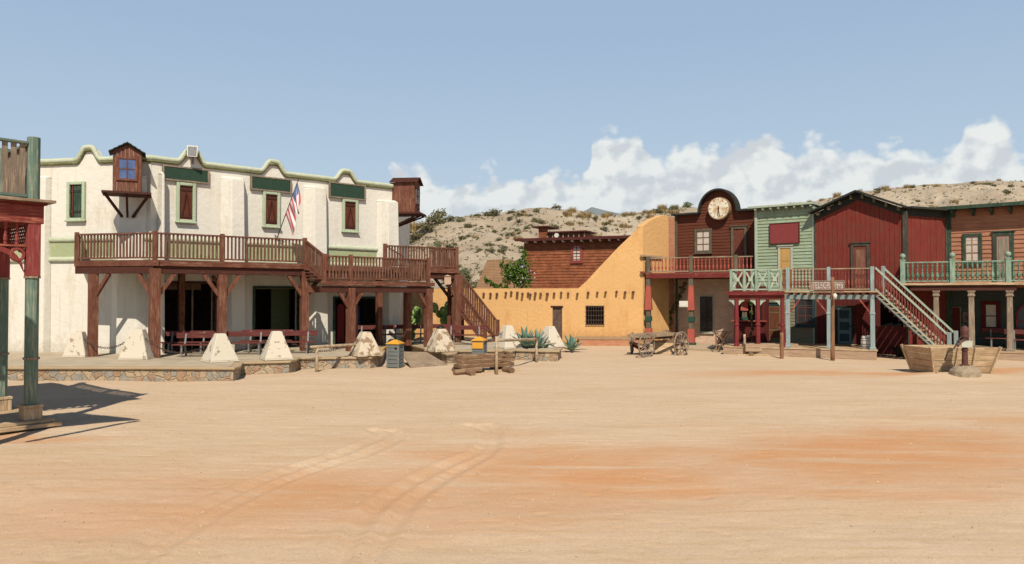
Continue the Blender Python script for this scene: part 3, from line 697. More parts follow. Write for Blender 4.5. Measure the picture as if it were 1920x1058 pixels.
# pyramids
def pyramid(px, py, w, top, h, ang, mat, label, capw=.15):
    p = G(px, py, TZ); F = Fr((p.x, p.y), (math.cos(R(ang)), math.sin(R(ang))), TZ)
    m = MB(F); a = w/2; b = top/2; sq = lambda k: [(-k,-k),(k,-k),(k,k),(-k,k)]
    m.plan(sq(a), 0, .05); m.plan(sq(a*.97), .05, h, sq(b)); o = m.build('pyramid_bollard', mat, at=F, bevel=.03)
    tag(o, label, 'bollard', 'white concrete pyramid bollards along the terraces'); return p + Vector((0, 0, h))
pd = [(147,669,.82,.34,.93,8,CONC,'white pyramid bollard left of the dark wooden porch post, first along the terrace'),
 (258,673,1.0,.42,1.06,8,CONC,'white pyramid bollard standing against the front corner post of the brown porch'),
 (412,678,1.0,.3,.96,42,CONC,'large white pyramid bollard at the front corner of the stone terrace'),
 (518,674,1.0,.3,1.0,30,CONC,'white pyramid bollard with flaking base in front of the red benches'),
 (685,667,1.0,.32,.90,35,CONC2,'white pyramid bollard left of the yellow-lidded bin, behind the log hitching rail'),
 (826,659,1.0,.36,.92,35,CONC2,'stained tapered pyramid bollard with brown streaks, right of the ramp'),
 (952,653,.95,.3,.98,35,CONC,'white pyramid bollard left of the agave clump behind the trough'),
 (1031,651,.98,.3,.92,40,CONC,'white pyramid bollard at the right end of the terraces near the wooden door')]
tops = [pyramid(*a) for a in pd]
m = MB(Fr((tops[5].x, tops[5].y), (1, 0), tops[5].z)); m.lathe(0, 0, [(.17,.002),(.16,.05),(.1,.1),(.03,.14)], 10)
tag(m.build('iron_cap', DARKM, at=m.F, smooth=True), 'dark iron cap resting on top of the stained pyramid bollard', 'cap')
def chain(i, j, label):
    p, q = tops[i] - Vector((0,0,.28)), tops[j] - Vector((0,0,.28)); d = (q-p); d.normalize(); p = p + d*.28; q = q - d*.28
    F = Fr((p.x, p.y), (1, 0), p.z); m = MB(); L = (q-p).length; sag = .16*L; n = int(L/.085)
    pts = [p.lerp(q, k/n) - Vector((0,0,sag*4*(k/n)*(1-k/n))) for k in range(n+1)]
    for k in range(n):
        a, b = pts[k], pts[k+1]; t = (b-a).normalized(); side = t.cross(Vector((0,0,1))).normalized() if k % 2 else t.cross(t.cross(Vector((0,0,1)))).normalized()
        c = (a+b)/2; N = 8; prev = []
        u = t*.065; v = side.cross(t).normalized()*.035
        ring = [c + u*math.cos(x) + v*math.sin(x) for x in [2*math.pi*w/N for w in range(N)]]
        for w in range(N): m.cyl(ring[w], ring[(w+1) % N], .009, n=4, cap=False)
    tag(m.build('chain', IRON, at=F), label, 'chain', 'rusty chains hung between the pyramid bollards')
chain(0, 1, 'rusty chain sagging between the two leftmost pyramid bollards'); chain(1, 2, 'rusty chain hung from the porch post bollard to the terrace corner bollard'); chain(2, 3, 'rusty chain hung between the corner bollard and the bollard before the benches')
chain(3, 4, 'rusty chain hung behind the log hitching rail to the bollard beside the bin'); chain(5, 6, 'rusty chain hung from the brown-stained bollard to the bollard left of the agaves'); chain(6, 7, 'rusty chain hung in front of the agaves between the two rightmost bollards')
# ================================================================ WHITE BUILDING
Wm = Fr.px(280, 29.2, 735, 36.8); Wl = Fr.px(71, 30.1, 280, 29.2); ZT = 8.2
wb = thing('white_building', 'white plastered two-storey building with green curved cornice and brown shutters', 'building', Wm)
ops = []
for p0, p1, py in ((305, 402, 532), (478, 560, 541), (628, 716, 560)):
    a, b = Wm.u(p0), Wm.u(p1); ops.append((a, b, TZ, Wm.at((p0+p1)/2, py)[1]))
m = MB(Wm); holes_wall(m, 0, Wm.len, 0, ZT-.1, 0, .35, ops); m.build('front_wall', WHITEPL, wb)
m = MB(Wl); m.box(-9, Wl.len+.02, 0, .35, 0, ZT-.1); m.build('side_wall', WHITEPL, wb)
rc = Wm.w(Wm.len, 0); Wr = Fr((rc.x, rc.y), (-.03, 1)); 
m = MB(Wr); m.box(0, 8, -.0, .35, 0, ZT-.1); m.build('end_wall', WHITEPL, wb)
m = MB(); l0 = Wl.w(-9, .1); l1 = Wm.w(0, .1); l2 = Wm.w(Wm.len-.1, .1); l3 = Wr.w(8, .1)
m.plan([(l0.x,l0.y),(l1.x,l1.y),(l2.x,l2.y),(l3.x,l3.y),(l0.x,l3.y)], ZT-.6, ZT-.45); m.build('roof', CREAMPL, wb)
m = MB(); m.box(l0.x, l3.x, l3.y, l3.y+.3, 0, ZT-.45); m.box(l0.x-.3, l0.x, l0.y, l3.y+.3, 0, ZT-.45); m.build('rear_wall', CREAMPL, wb)
for a_, b_, z0_, z1_, yy, mt, nm in ((ops[0][0]+.3, ops[0][1]-.3, 2.95, 3.35, .7, wood('old_sign_wood', C(128, 96, 70), C(160, 130, 100), .4, 'n'), 'fascia_sign'), (ops[0][0]+1.3, ops[0][0]+1.36, .45, 3.0, .5, GREYW, 'door_post'),
    (ops[1][0]+1.15, ops[1][1], .45, 3.3, .9, flat('olive_panel', C(84, 92, 62), .8), 'inner_panel'), (ops[1][0], ops[1][1], 3.0, 3.4, .6, flat('olive_lintel', C(120, 120, 84), .8), 'lintel'), (ops[2][0]+.9, ops[2][0]+1.0, .45, 3.0, .5, GREYW, 'door_post')):
    m = MB(Wm); m.box(a_, b_, yy, yy+.06, z0_, z1_); m.build(nm, mt, wb)
# shop floor divided off behind the openings
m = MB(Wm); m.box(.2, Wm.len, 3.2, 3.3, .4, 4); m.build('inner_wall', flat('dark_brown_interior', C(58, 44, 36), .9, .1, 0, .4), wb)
for a, b, c, d in ops:
    m = MB(Wm); m.box(a-.1, a, -.05, .2, c, d+.1); m.box(b, b+.1, -.05, .2, c, d+.1); m.box(a, b, -.05, .2, d, d+.1); m.build('opening_frame', DGREEN if a > 2 else DKBROWN, wb)
def cornice(F, x0, x1, humps, name):
    def z(x):
        h = 0
        for c, w, hh in humps:
            t = abs(x-c)/w
            if t < 1: h = max(h, hh*(.5+.5*math.cos(math.pi*min(1, max(0, (t-.22)/.78)))) if t > .22 else hh*(1-.5*(t)**2*0.6))
        return ZT + h
    xs = np.arange(x0, x1+.01, .07)
    m = MB(F); m.tube([(x, -.06, z(x)-.08+.008*mnoise.noise(Vector((x*3,0,0)))) for x in xs], (.10, .085), 10); m.build('cornice', CORNG, wb, smooth=True)
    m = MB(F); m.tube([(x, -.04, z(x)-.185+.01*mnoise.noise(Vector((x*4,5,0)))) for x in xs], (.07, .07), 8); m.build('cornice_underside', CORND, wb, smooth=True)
    for c, w, hh in humps:
        pts = [(x, z(x)-.15) for x in np.linspace(c-w, c+w, 24)]; m = MB(F); m.prism([(c-w, ZT-.101)] + [(a_, max(b_, ZT-.1)) for a_, b_ in pts] + [(c+w, ZT-.101)], .01, .33); m.build('parapet_hump', WHITEPL, wb)
um = lambda px: Wm.u(px)
cornice(Wl, -9, Wl.len+.05, [(Wl.u(165), .56, .5), (-3, .56, .5)], 'l')
cornice(Wm, -.05, Wm.len, [(um(357), .56, .46), (um(511), .6, .46), (um(647), .64, .46)], 'm')
def buttress(F, x0, x1, top, dep=.5, z0=.4):
    w = x1-x0; m = MB(F); b = [(x0, 0), (x0+w*.3, -dep), (x1-w*.16, -dep), (x1, 0)]; t = [(x0+.03, 0), (x0+w*.32, -dep*.72), (x1-w*.2, -dep*.72), (x1-.04, 0)]
    m.plan(b, z0, top-.12, t); m.plan(t, top-.12, top, [(x, y*.45) for x, y in t]); m.build('buttress', WHITEPL, wb, bevel=.03)
buttress(Wm, um(410), um(458), Wm.at(435, 333)[1], .6); buttress(Wm, um(566), um(611), Wm.at(590, 349)[1], .6); buttress(Wm, um(704), Wm.len+.25, Wm.at(725, 376)[1], .7)
buttress(Wm, .25, um(298)+.1, Wm.at(290, 322)[1], .55); buttress(Wl, Wl.u(208), Wl.len-.1, Wl.at(230, 330)[1], .3); buttress(Wl, Wl.u(66), Wl.u(96), Wl.at(90, 330)[1], .28)
zb0, zb1 = Wl.at(110, 487)[1], Wl.at(110, 450)[1]
for F, a, b in ((Wl, -9, Wl.len), (Wm, 0, Wm.len)):
    m = MB(F); m.box(a, b, -.035, .0, zb0, zb1); m.build('green_band', BANDG, wb)
    m = MB(F)
    for z in (zb0, zb1): m.tube([(x, -.03, z) for x in np.arange(a, b, .5)] + [(b, -.03, z)], (.11, .08), 8)
    m.build('band_moulding', CORNG, wb, smooth=True)
def shutter_window(F, p0, p1, y0, y1, op=False):
    x0, z1 = F.at(p0, y0); x1, z0 = F.at(p1, y1); z1 = F.at((p0+p1)/2, y0)[1]; z0 = F.at((p0+p1)/2, y1)[1]; g = .13
    m = MB(F); 
    for a, b, c, d in ((x0, x0+g, z0, z1), (x1-g, x1, z0, z1), (x0+g, x1-g, z1-g, z1), (x0+g, x1-g, z0, z0+g)): m.box(a, b, -.11, .01, c, d)
    m.box(x0-.04, x1+.04, -.16, .01, z0-.03, z0+.05); w = m.build('window', FRAMEG, wb, bevel=.03)
    a, b, c, d = x0+g, x1-g, z0+g, z1-g
    m = MB(F); n = 4
    if not op:
        for k in range(n): m.box(a+(b-a)*k/n+.004, a+(b-a)*(k+1)/n-.004, -.04, .0, c, d)
        m.build('shutter', SHUT, w); m = MB(F)
        for z in (c+.13, d-.15): m.box(a+.02, b-.02, -.065, -.04, z-.05, z+.05)
        mid = (a+b)/2; m.beam((a+.1, -.055, c+.18), (mid, -.055, d-.2), .03, .07, (0,1,0)); m.beam((b-.1, -.055, c+.18), (mid, -.055, d-.2), .03, .07, (0,1,0)); m.build('brace', DKBROWN, w)
    else:
        m.box(a, b, -.012, .0, c, d); m.build('pane', BLACKI, w); m = MB(F); mid = a+(b-a)*.3  # black pane painted as the unlit room behind
        m.box(mid, b-.02, -.05, -.02, c+.03, d-.03); m.build('shutter', DGREEN, w); m = MB(F); m.beam((mid-.02, -.07, c+.05), (mid-.02, -.07, d-.05), .05, .06); m.build('shutter_edge', SHUT, w)
        m = MB(F)
        for z in (c+.25, d-.25): m.box(a, b, -.07, -.05, z-.04, z+.04)
        m.build('brace', BLACKT, w)
shutter_window(Wm, 330, 366, 343, 418); shutter_window(Wm, 492, 524, 360, 427); shutter_window(Wm, 641, 670, 374, 436); shutter_window(Wl, 128, 161, 341, 415, True)
for (p0, p1, ya, yb), lab in (((303, 391, 313, 341), 'blank dark green signboard with grey frame below the floodlight'), ((469, 546, 332, 359), 'blank dark green signboard in the middle of the white facade above the flag'), ((617, 685, 344, 373), 'blank dark green signboard nearest the right end of the white facade')):
    x0, x1 = Wm.u(p0, -.12), Wm.u(p1, -.12); z1 = Wm.at((p0+p1)/2, ya, -.12)[1]; z0 = Wm.at((p0+p1)/2, yb, -.12)[1]
    pw = Wm.w(x0, -.12); F = Fr((pw.x, pw.y), (math.cos(Wm.ang), math.sin(Wm.ang)), z0); s = thing('signboard', lab, 'sign', F, 'blank green signboards on the white facade')
    w, h = x1-x0, z1-z0; m = MB(F); m.box(.05, w-.05, .02, .08, .05, h-.05); m.build('board', GREENB, s)
    m = MB(F); m.box(0, w, 0, .1, 0, .06); m.box(0, w, 0, .1, h-.06, h); m.box(0, .06, 0.0, .1, .06, h-.06); m.box(w-.06, w, 0, .1, .06, h-.06); m.build('frame', GREYW, s)
# left bay turret
def turret(F, w, dep, h, name_win, roofm, rise, brk, ledge=.35):
    """boxed wooden bay on a bracketed shelf: front at y=-dep, wall at y=0, z from 0"""
    m = MB(F); rn_ = random.Random(2)
    n = 7
    for k in range(n): m.box(w*k/n+.004, w*(k+1)/n-.004, -dep, -dep+.05, 0, h*.2)
    for k in range(n):
        xa, xb = w*k/n+.004, w*(k+1)/n-.004; f = lambda x: h*.82 + (h*.18-.02 if not rise else 0) + (rise*(1-abs(2*x/w-1)) if rise else 0)
        za, zb = f(xa), f(xb); mid = None
        m.hull8([(xa,-dep,h*.72),(xb,-dep,h*.72),(xb,-dep+.05,h*.72),(xa,-dep+.05,h*.72),(xa,-dep,za),(xb,-dep,zb),(xb,-dep+.05,zb),(xa,-dep+.05,za)])
    m.box(0, w, -dep+.01, -dep+.05, h*.2, h*.72)
    for x in (0, w-.05):
        for k in range(6): m.box(x, x+.05, -dep+.05+(dep-.05)*k/6+.003, -dep+.05+(dep-.05)*(k+1)/6-.003, 0, h*.82)
    b = m.build('bay_window', BROWN, wb)
    window(b, F, w*.2, w*.8, h*.27, h*.68, -dep, BROWN, BROWN, BLUEG if name_win else GLASS, 2, 2, .07, .04, False)
    m = MB(F)
    if rise:
        top = h*.82 + rise; e = .14
        for s in (0, 1):
            x0 = -e if s == 0 else w+e; z0 = h*.82 - e*rise/(w/2)
            for k in range(4):
                t0, t1 = k/4, (k+1)/4 + .04; xa = x0+(w/2-x0)*t0; xb = x0+(w/2-x0)*t1; za = z0+(top-z0)*t0+.05; zb = z0+(top-z0)*t1+.03
                m.hull8([(xa,-dep-.15,za),(xb,-dep-.15,zb),(xb,.0,zb),(xa,.0,za),(xa,-dep-.15,za+.04),(xb,-dep-.15,zb+.03),(xb,0,zb+.03),(xa,0,za+.04)])
    m.build('bay_roof', roofm, b)
    m = MB(F); m.box(-ledge, w+ledge, -dep-.3, 0, -.08, 0); m.build('shelf', DKBROWN, b)
    m = MB(F)
    for x in (-ledge+.1, w/2, w+ledge-.1): m.beam((x, -dep-.2, -.1), (w/2+(x-w/2)*.25, -.02, -brk), .08, .08)
    m.build('brace', DKBROWN, b)
Yt = 28.2; x0 = AT(214, Yt); x1 = AT(262, Yt); Ft = Fr((x0.x-.35, Yt+.55), (.9, .43), ZY(238, 361, Yt)); turret(Ft, x1.x-x0.x, .9, ZY(238, 282, Yt)-ZY(238, 361, Yt)+.25, True, BLACKT, .3, .85)
# right bay turret, hung on the end wall and facing right
rF = Fr((Wr.w(1.6, 0).x+.0, Wr.w(1.6, 0).y), (-.42, -.9), ZY(745, 402, 37.6))
rFo = Fr((rc.x-.12, rc.y+.0), (.10, .99), ZY(745, 402, 37.6)); turret(rFo, 1.15, 1.25, ZY(745, 348, 37.6)-ZY(745, 402, 37.6)+.35, False, DKBROWN, .25, .7, .15)
# floodlight
Ff = Fr((Wm.w(um(356), -.2).x, Wm.w(um(356), -.2).y), (.95, .31), ZT+.35); fl = thing('floodlight', 'white square floodlight on the green cornice of the white building', 'floodlight', Ff)
m = MB(Ff); m.hull8([(-.2,-.3,-.28),(.2,-.3,-.28),(.12,.05,-.12),(-.12,.05,-.12),(-.22,-.2,.2),(.22,-.2,.2),(.12,.08,.16),(-.12,.08,.16)]); m.build('housing', SILVER, fl, bevel=.02)
m = MB(Ff); m.hull8([(-.16,-.305,-.23),(.16,-.305,-.23),(.16,-.29,-.23),(-.16,-.29,-.23),(-.17,-.225,.15),(.17,-.225,.15),(.17,-.2,.15),(-.17,-.2,.15)]); m.build('lens', GREYM, fl)
m = MB(Ff); m.beam((0, .05, -.1), (0, .15, -.5), .06, .06); m.beam((-.24, -.1, 0), (-.24, .1, -.2), .03, .04); m.beam((.24, -.1, 0), (.24, .1, -.2), .03, .04); m.beam((-.24,.1,-.2),(.24,.1,-.2),.03,.04); m.build('bracket', GREYM, fl)
# flag
fo = Wm.w(Wm.u(518), 0); zf = ZY(518, 449, fo.y); tipd = Wm.m.to_3x3() @ Vector((0, -1, 0)); tp = None
for dd in np.arange(.8, 3, .05):
    q = fo + tipd*dd
    if CX + q.x/q.y*FPX > 558: break
tp = Vector((q.x, q.y, ZY(558, 335, q.y))); base = Vector((fo.x, fo.y, zf)); Fg = Fr((fo.x, fo.y), (1, 0), zf)
fg = thing('flag', 'faded striped flag with blue starred corner on a slanting pole from the white wall', 'flag', Fg)
m = MB(); m.cyl(base, tp, .022, .015, 8); m.build('flagpole', IRON, fg)
m = MB(); m.beam(base + Vector((-.25,-.05,.3)), base + Vector((.2,-.05,-.1)), .03, .03); m.beam(base + Vector((-.2,-.05,.3)), base + Vector((.3,-.1,-.05)), .02, .02); m.build('bracket', GREYM, fg)
m = MB(); m.UV = []; A_ = tp.lerp(base, .05); B_ = tp.lerp(base, .58); NI, NJ = 26, 20; idx = {}
for i in range(NI+1):
    for j in range(NJ+1):
        s, t = i/NI, j/NJ; p = A_.lerp(B_, s); fly = .88 + .2*math.sin(s*9)
        droop = p.z - t*fly*(.95 if s > .2 else 1); xx = p.x + .10*t*(1-s) + (A_.x + .04 - p.x)*.55*t + .04*math.sin(s*15+t*3)*t; yy = p.y + (A_.y - p.y)*.5*t + .09*math.sin(s*19+t*2.5)*min(1, t*2)
        idx[i, j] = m.v(xx, yy, droop + .05*math.sin(s*13)*t); m.UV.append((t, s))
for i in range(NI):
    for j in range(NJ): m.face(idx[i,j], idx[i+1,j], idx[i+1,j+1], idx[i,j+1])
fc = m.build('cloth', flagm(), fg, smooth=True)
# things sold or shown under the porch
def at_wall(px, py, v): x, z = Wm.at(px, py, v); return x, z
x, _ = at_wall(338, 560, 1.0); p = Wm.w(x, 1.0)
for px0, px1, py0, py1, v, mat, nm, lab, cat in ((632, 646, 577, 628, .5, REDPO, 'vending_cabinet', 'dark red rounded cabinet in the shaded doorway behind the landing', 'cabinet'),
        (662, 675, 574, 620, 1.2, BLUEPO, 'display_panel', 'blue printed panel, left of the pair in the shaded shop doorway', 'panel'), (709, 716, 574, 620, 1.2, BLUEPO, 'display_panel', 'blue printed panel, right of the pair in the shaded shop doorway', 'panel')):
    a, z1 = Wm.at(px0, py0, v); b, _ = Wm.at(px1, py0, v); z0 = TZ
    pw = Wm.w(a, v); F = Fr((pw.x, pw.y), (math.cos(Wm.ang), math.sin(Wm.ang)), z0); w = b-a; h = z1-z0
    m = MB(F); m.box(0, w, 0, .3 if 'cab' in nm else .05, .05, h); 
    if 'cab' in nm: m.prism([(w*.5+w*.5*math.cos(t), h+.18*math.sin(t)) for t in np.linspace(0, math.pi, 12)], 0, .3)
    m.box(.02, w-.02, -.02, 0, h*.1, h*.9); m.box(.05, .12, 0, .2, 0, .05); m.box(w-.12, w-.05, 0, .2, 0, .05); tag(m.build(nm, mat, at=F, bevel=.01), lab, cat)
# ================================================================ BROWN TIMBER VERANDA
A = AT(290, 27.2); B = AT(571, 30.6); LC = AT(143, 27.9); L1 = AT(608, 29.7); L2 = AT(803, 33.0); R1 = AT(722, 34.0); R2 = AT(856, 36.2)
inn = Wm.m.to_3x3() @ Vector((0, 1, 0)); DZ = 4.02; LZ = 3.32; RH = .97
D = Fr((A.x, A.y), (B.x-A.x, B.y-A.y)); ver = thing('timber_veranda', 'brown timber veranda with railed upper deck in front of the white building', 'veranda', D)
xy = lambda v: (v.x, v.y)
rcx = Wm.w(Wm.len+.05, 0); fl_ = Wl.w(Wl.u(150), -.02); f0 = Wm.w(0, -.02)
deck = [xy(LC), xy(A), xy(B), xy(B+inn*1.4), xy(R1), xy(R2), xy(R2+inn*2.3), xy(Wm.w(Wm.len, -.02)), xy(f0), xy(fl_)]
m = MB(); m.plan(deck, DZ-.06, DZ); m.build('deck_floor', BROWNX, ver)
def fascia(p, q, z, h=.2, t=.1, out=.0, name='fascia_beam', mat=BROWNX):
    m = MB(); u = Vector((0, 0, 1)); p2 = Vector((p.x, p.y, z)); q2 = Vector((q.x, q.y, z)); m.beam(p2, q2, t, h); return m.build(name, mat, ver, bevel=.01)
def ext(p, q, e): d = (q-p).normalized(); return p - d*e, q + d*e
for p, q, z in ((LC, A, DZ), (A, B, DZ), (R1, R2, DZ), (B+inn*1.4, R1, DZ)):
    a, b = ext(p, q, .12 if p is not R1 else .0); a = a - inn*.14; b = b - inn*.14
    fascia(a, b, z-.13, .2, .06); fascia(ext(p, q, 0)[0], ext(p, q, 0)[1], z-.285, .42, .16, mat=DKBROWN)
j = MB()
for t in np.linspace(.03, .97, 13):
    p = A.lerp(B, t); j.beam(Vector((p.x, p.y, DZ-.17)) + inn*.1, Vector((p.x, p.y, DZ-.17)) + inn*2.3, .08, .2)
j.build('joists', DKBROWN, ver)
P = {}
C409 = A.lerp(B, .42)
for k, v, w, zt in (('A', A, .36, DZ-.32), ('C', C409, .3, DZ-.5), ('B', B, .3, DZ-.32), ('LC', LC.lerp(A, .22), .32, DZ-.5)):
    pr_ = D.l(v); post(ver, D, pr_.x, pr_.y, TZ-.02, zt, w, BROWN, 'post')
LF1 = AT(653, 30.1)
Dl = Fr((L1.x, L1.y), (L2.x-L1.x, L2.y-L1.y))
for v, zt, w in ((L1.lerp(L2, .235), LZ-.3, .3), (L2, LZ-.3, .3), (R2, DZ-.3, .34), (L2+inn*1.6, LZ-.3, .28), (L1.lerp(L2, .45)+inn*1.6, LZ-.3, .26), (A.lerp(B, .62)+inn*2.4, DZ-.3, .24), (A.lerp(B, .3)+inn*2.4, DZ-.3, .24), (R1+inn*.5, DZ-.3, .24)):
    q = Dl.l(v); post(ver, Dl, q.x, q.y, TZ-.02, zt, w, BROWN, 'post')
def knee(v, dirv, ztop, ln=.75, w=.1):
    m = MB(); d = dirv.normalized(); p = Vector((v.x, v.y, ztop-ln)) + d*.12; q = Vector((v.x, v.y, ztop)) + d*(ln*.85); m.beam(p, q, w, .14); m.build('knee_brace', BROWN, ver, bevel=.01)
dAB = (B-A).normalized()
for v, s in ((A, 1), (C409, -1), (C409, 1), (B, -1), (B, 1)): knee(v, dAB*s, DZ-.5, .8, .12)
vL = LC.lerp(A, .22); dLA = (A-LC).normalized(); knee(vL, dLA, DZ-.5, .8, .12); knee(A, -dLA, DZ-.5, .8, .12)
dL = (L2-L1).normalized(); vM = L1.lerp(L2, .235)
for v, s in ((vM, -1), (vM, 1), (L2, -1)): knee(v, dL*s, LZ-.35, .7)
knee(R2, (R1-R2), DZ-.5, .8); knee(A.lerp(B, .62)+inn*2.4, dAB, DZ-.5, .7); knee(A.lerp(B, .62)+inn*2.4, -dAB, DZ-.5, .7)
land = [xy(L1), xy(L2), xy(L2+inn*1.7), xy(L1+inn*1.7)]
m = MB(); m.plan(land, LZ-.06, LZ); m.build('landing_floor', BROWNX, ver)
for p, q in ((L1-dL*.2, L2+dL*.25), ): fascia(p-inn*.12, q-inn*.12, LZ-.12, .16, .06); fascia(p, q, LZ-.36, .24, .14, mat=DKBROWN)
fascia(L2, L2+inn*1.6, LZ-.3, .24, .12); fascia(B, L1.lerp(L2,.235), LZ-.35, .26, .12)
# rails
up = Vector((0, 0, 1))
def vrail(p, q, z0, z1=None, **k):
    z1 = z0 if z1 is None else z1; rail(ver, ID, Vector((p.x, p.y, z0)), Vector((q.x, q.y, z1)), RH, BROWN, BROWNX, step=.142, bw=.07, rw=.1, rh=.06, bmat=BALBR, **k)
vrail(LC, A, DZ); vrail(A, C409, DZ); vrail(C409, B, DZ); vrail(L1.lerp(L2, .0), vM, LZ); vrail(vM, L2, LZ); vrail(R1, R2, DZ); vrail(B, L1, DZ, LZ)
vrail(R1, AT(757, 34.0), DZ, DZ-.5); vrail(R2, R2+inn*2.2, DZ); vrail(L2, L2+inn*1.5, LZ); vrail(LC, LC.lerp(fl_, .9), DZ)
for v, z in ((LC, DZ), (A, DZ), (C409, DZ), (B, DZ), (L1, LZ), (vM, LZ), (L2, LZ), (R1, DZ), (R2, DZ)):
    q = D.l(v); post(ver, D, q.x, q.y, z-.2, z+RH+.09, .15, BROWN, 'newel_post')
m = MB(); m.beam(Vector((B.x, B.y, DZ-.05)), Vector((L1.x, L1.y, LZ-.05)), .06, .22); m.build('stringer', BROWNX, ver)
for k in range(5):
    t = (k+.5)/5; p = B.lerp(L1, t); z = DZ + (LZ-DZ)*(k+1)/5.5
    m = MB(); m.beam(Vector((p.x, p.y, z)), Vector((p.x, p.y, z)) + inn*1.1, .3, .05); m.build('tread', BROWNX, ver)
# stairs from right deck down to landing
for k in range(4):
    p = AT(725+k*9, 34.0) ; m = MB(); z = DZ - (k+1)*.14; m.beam(Vector((p.x, p.y-.1, z)), Vector((p.x, p.y-.1, z))-inn*.8, .28, .05); m.build('tread', BROWNX, ver)
# long flight down to the yard
S0 = AT(806, 37.6); Fs = Fr((S0.x, S0.y), (.88, -.47)); st = thing('brown_staircase', 'brown open wooden staircase with two handrails coming down right of the veranda', 'stairs', Fs)
run, rise0, rise1, wid = 3.2, DZ, TZ+.02, 1.25; n = 15
for yy in (0, wid):
    m = MB(Fs); m.beam((0, yy, rise0-.12), (run, yy, rise1-.12+.05), .06, .24, (0, 1, 0)); m.build('stringer', BROWNX, st)
for k in range(n):
    t = (k+.6)/n; m = MB(Fs); z = rise0 + (rise1-rise0)*(k+1)/n; m.box(run*t-.13, run*t+.13, .03, wid-.03, z-.02, z+.025); m.build('tread', BROWNX, st)
for yy in (0, wid):
    rail(st, Fs, (1.15, yy, rise0+(rise1-rise0)*1.15/run), (run, yy, rise1), .95, BROWN, BROWNX, step=.2, bw=.09, rw=.1, rh=.06)
    post(st, Fs, run, yy, 0, rise1+1.05, .16, BROWN, 'newel_post'); post(st, Fs, 1.15, yy, .4 if yy else .4, rise0-1.2+.9, .14, BROWN, 'newel_post')
rail(st, Fs, (0, wid, rise0), (1.15, wid, rise0+(rise1-rise0)*1.15/run), .95, BROWN, BROWNX, step=.2, bw=.09)
# lantern box under the deck corner
q = R2 + (R1-R2).normalized()*.35; Fb = Fr((q.x-.1, q.y-.25), (1, 0), DZ-.75); m = MB(Fb); m.box(-.16, .16, -.1, .1, 0, .36); m.prism([(-.2,.36),(.2,.36),(.0,.44)], -.14, .14); m.box(-.13, .13, -.12, .12, -.03, 0)
tag(m.build('lamp_box', plaster('pale_pink_box', C(206, 172, 146), None, 8, .2), at=Fb, bevel=.01), 'small pale box hanging under the right corner of the upper deck', 'lamp')
# benches -------------------------------------------------------------------
def bench(x, y, ang, L, label, z=TZ, wm=BENCHW, group='reddish wooden benches under the veranda'):
    F = Fr((x, y), (math.cos(R(ang)), math.sin(R(ang))), z); b = thing('bench', label, 'bench', F, group)
    m = MB(F); 
    for yy in (-.22, -.07, .08): m.box(-L/2, L/2, yy, yy+.135, .43, .47)
    m.build('seat', wm, b, bevel=.006); m = MB(F); m.beam((-L/2, .30, .78), (L/2, .30, .78), .035, .2); m.build('backrest', wm, b, bevel=.006)
    for s in (-1, 1):
        X = s*(L/2-.35); m = MB(F); m.beam((X, -.2, 0), (X, -.16, .43), .06, .05); m.beam((X, .3, 0), (X, .14, .43), .06, .05); m.beam((X, .14, .4), (X, .31, .86), .06, .04); m.beam((X, -.22, .41), (X, .2, .41), .06, .04); m.build('leg', GREYM, b)
    return F
ad = math.degrees(D.ang)
def bn(px, Y, ang, L, lab): p = AT(px, Y); bench(p.x, p.y, ang, L, lab)
bn(372, 27.6, 4, 1.75, 'reddish bench nearest the corner post, left of the terrace corner pyramid')
bn(350, 29.0, 6, 1.9, 'reddish bench in the row behind, closest to the dark left doorway')
bn(452, 28.6, 8, 2.1, 'reddish bench seen between the two large pyramids')
bn(500, 30.0, 8, 2.0, 'reddish bench in the rear row in front of the green-framed doorway')
bn(552, 29.2, 8, 1.7, 'reddish bench ending at the porch post left of the log hitching rail')
bn(765, 35.4, 4, 1.9, 'dark bench in deep shade behind the yellow-lidded bin')
bn(872, 34.4, 2, 2.0, 'reddish bench at the foot of the brown staircase behind the second bin')
bn(700, 34.6, 5, 1.8, 'dark bench in the shade below the landing beside the blue panels')
bn(830, 36.0, 2, 1.8, 'reddish bench behind the stained pyramid bollard')
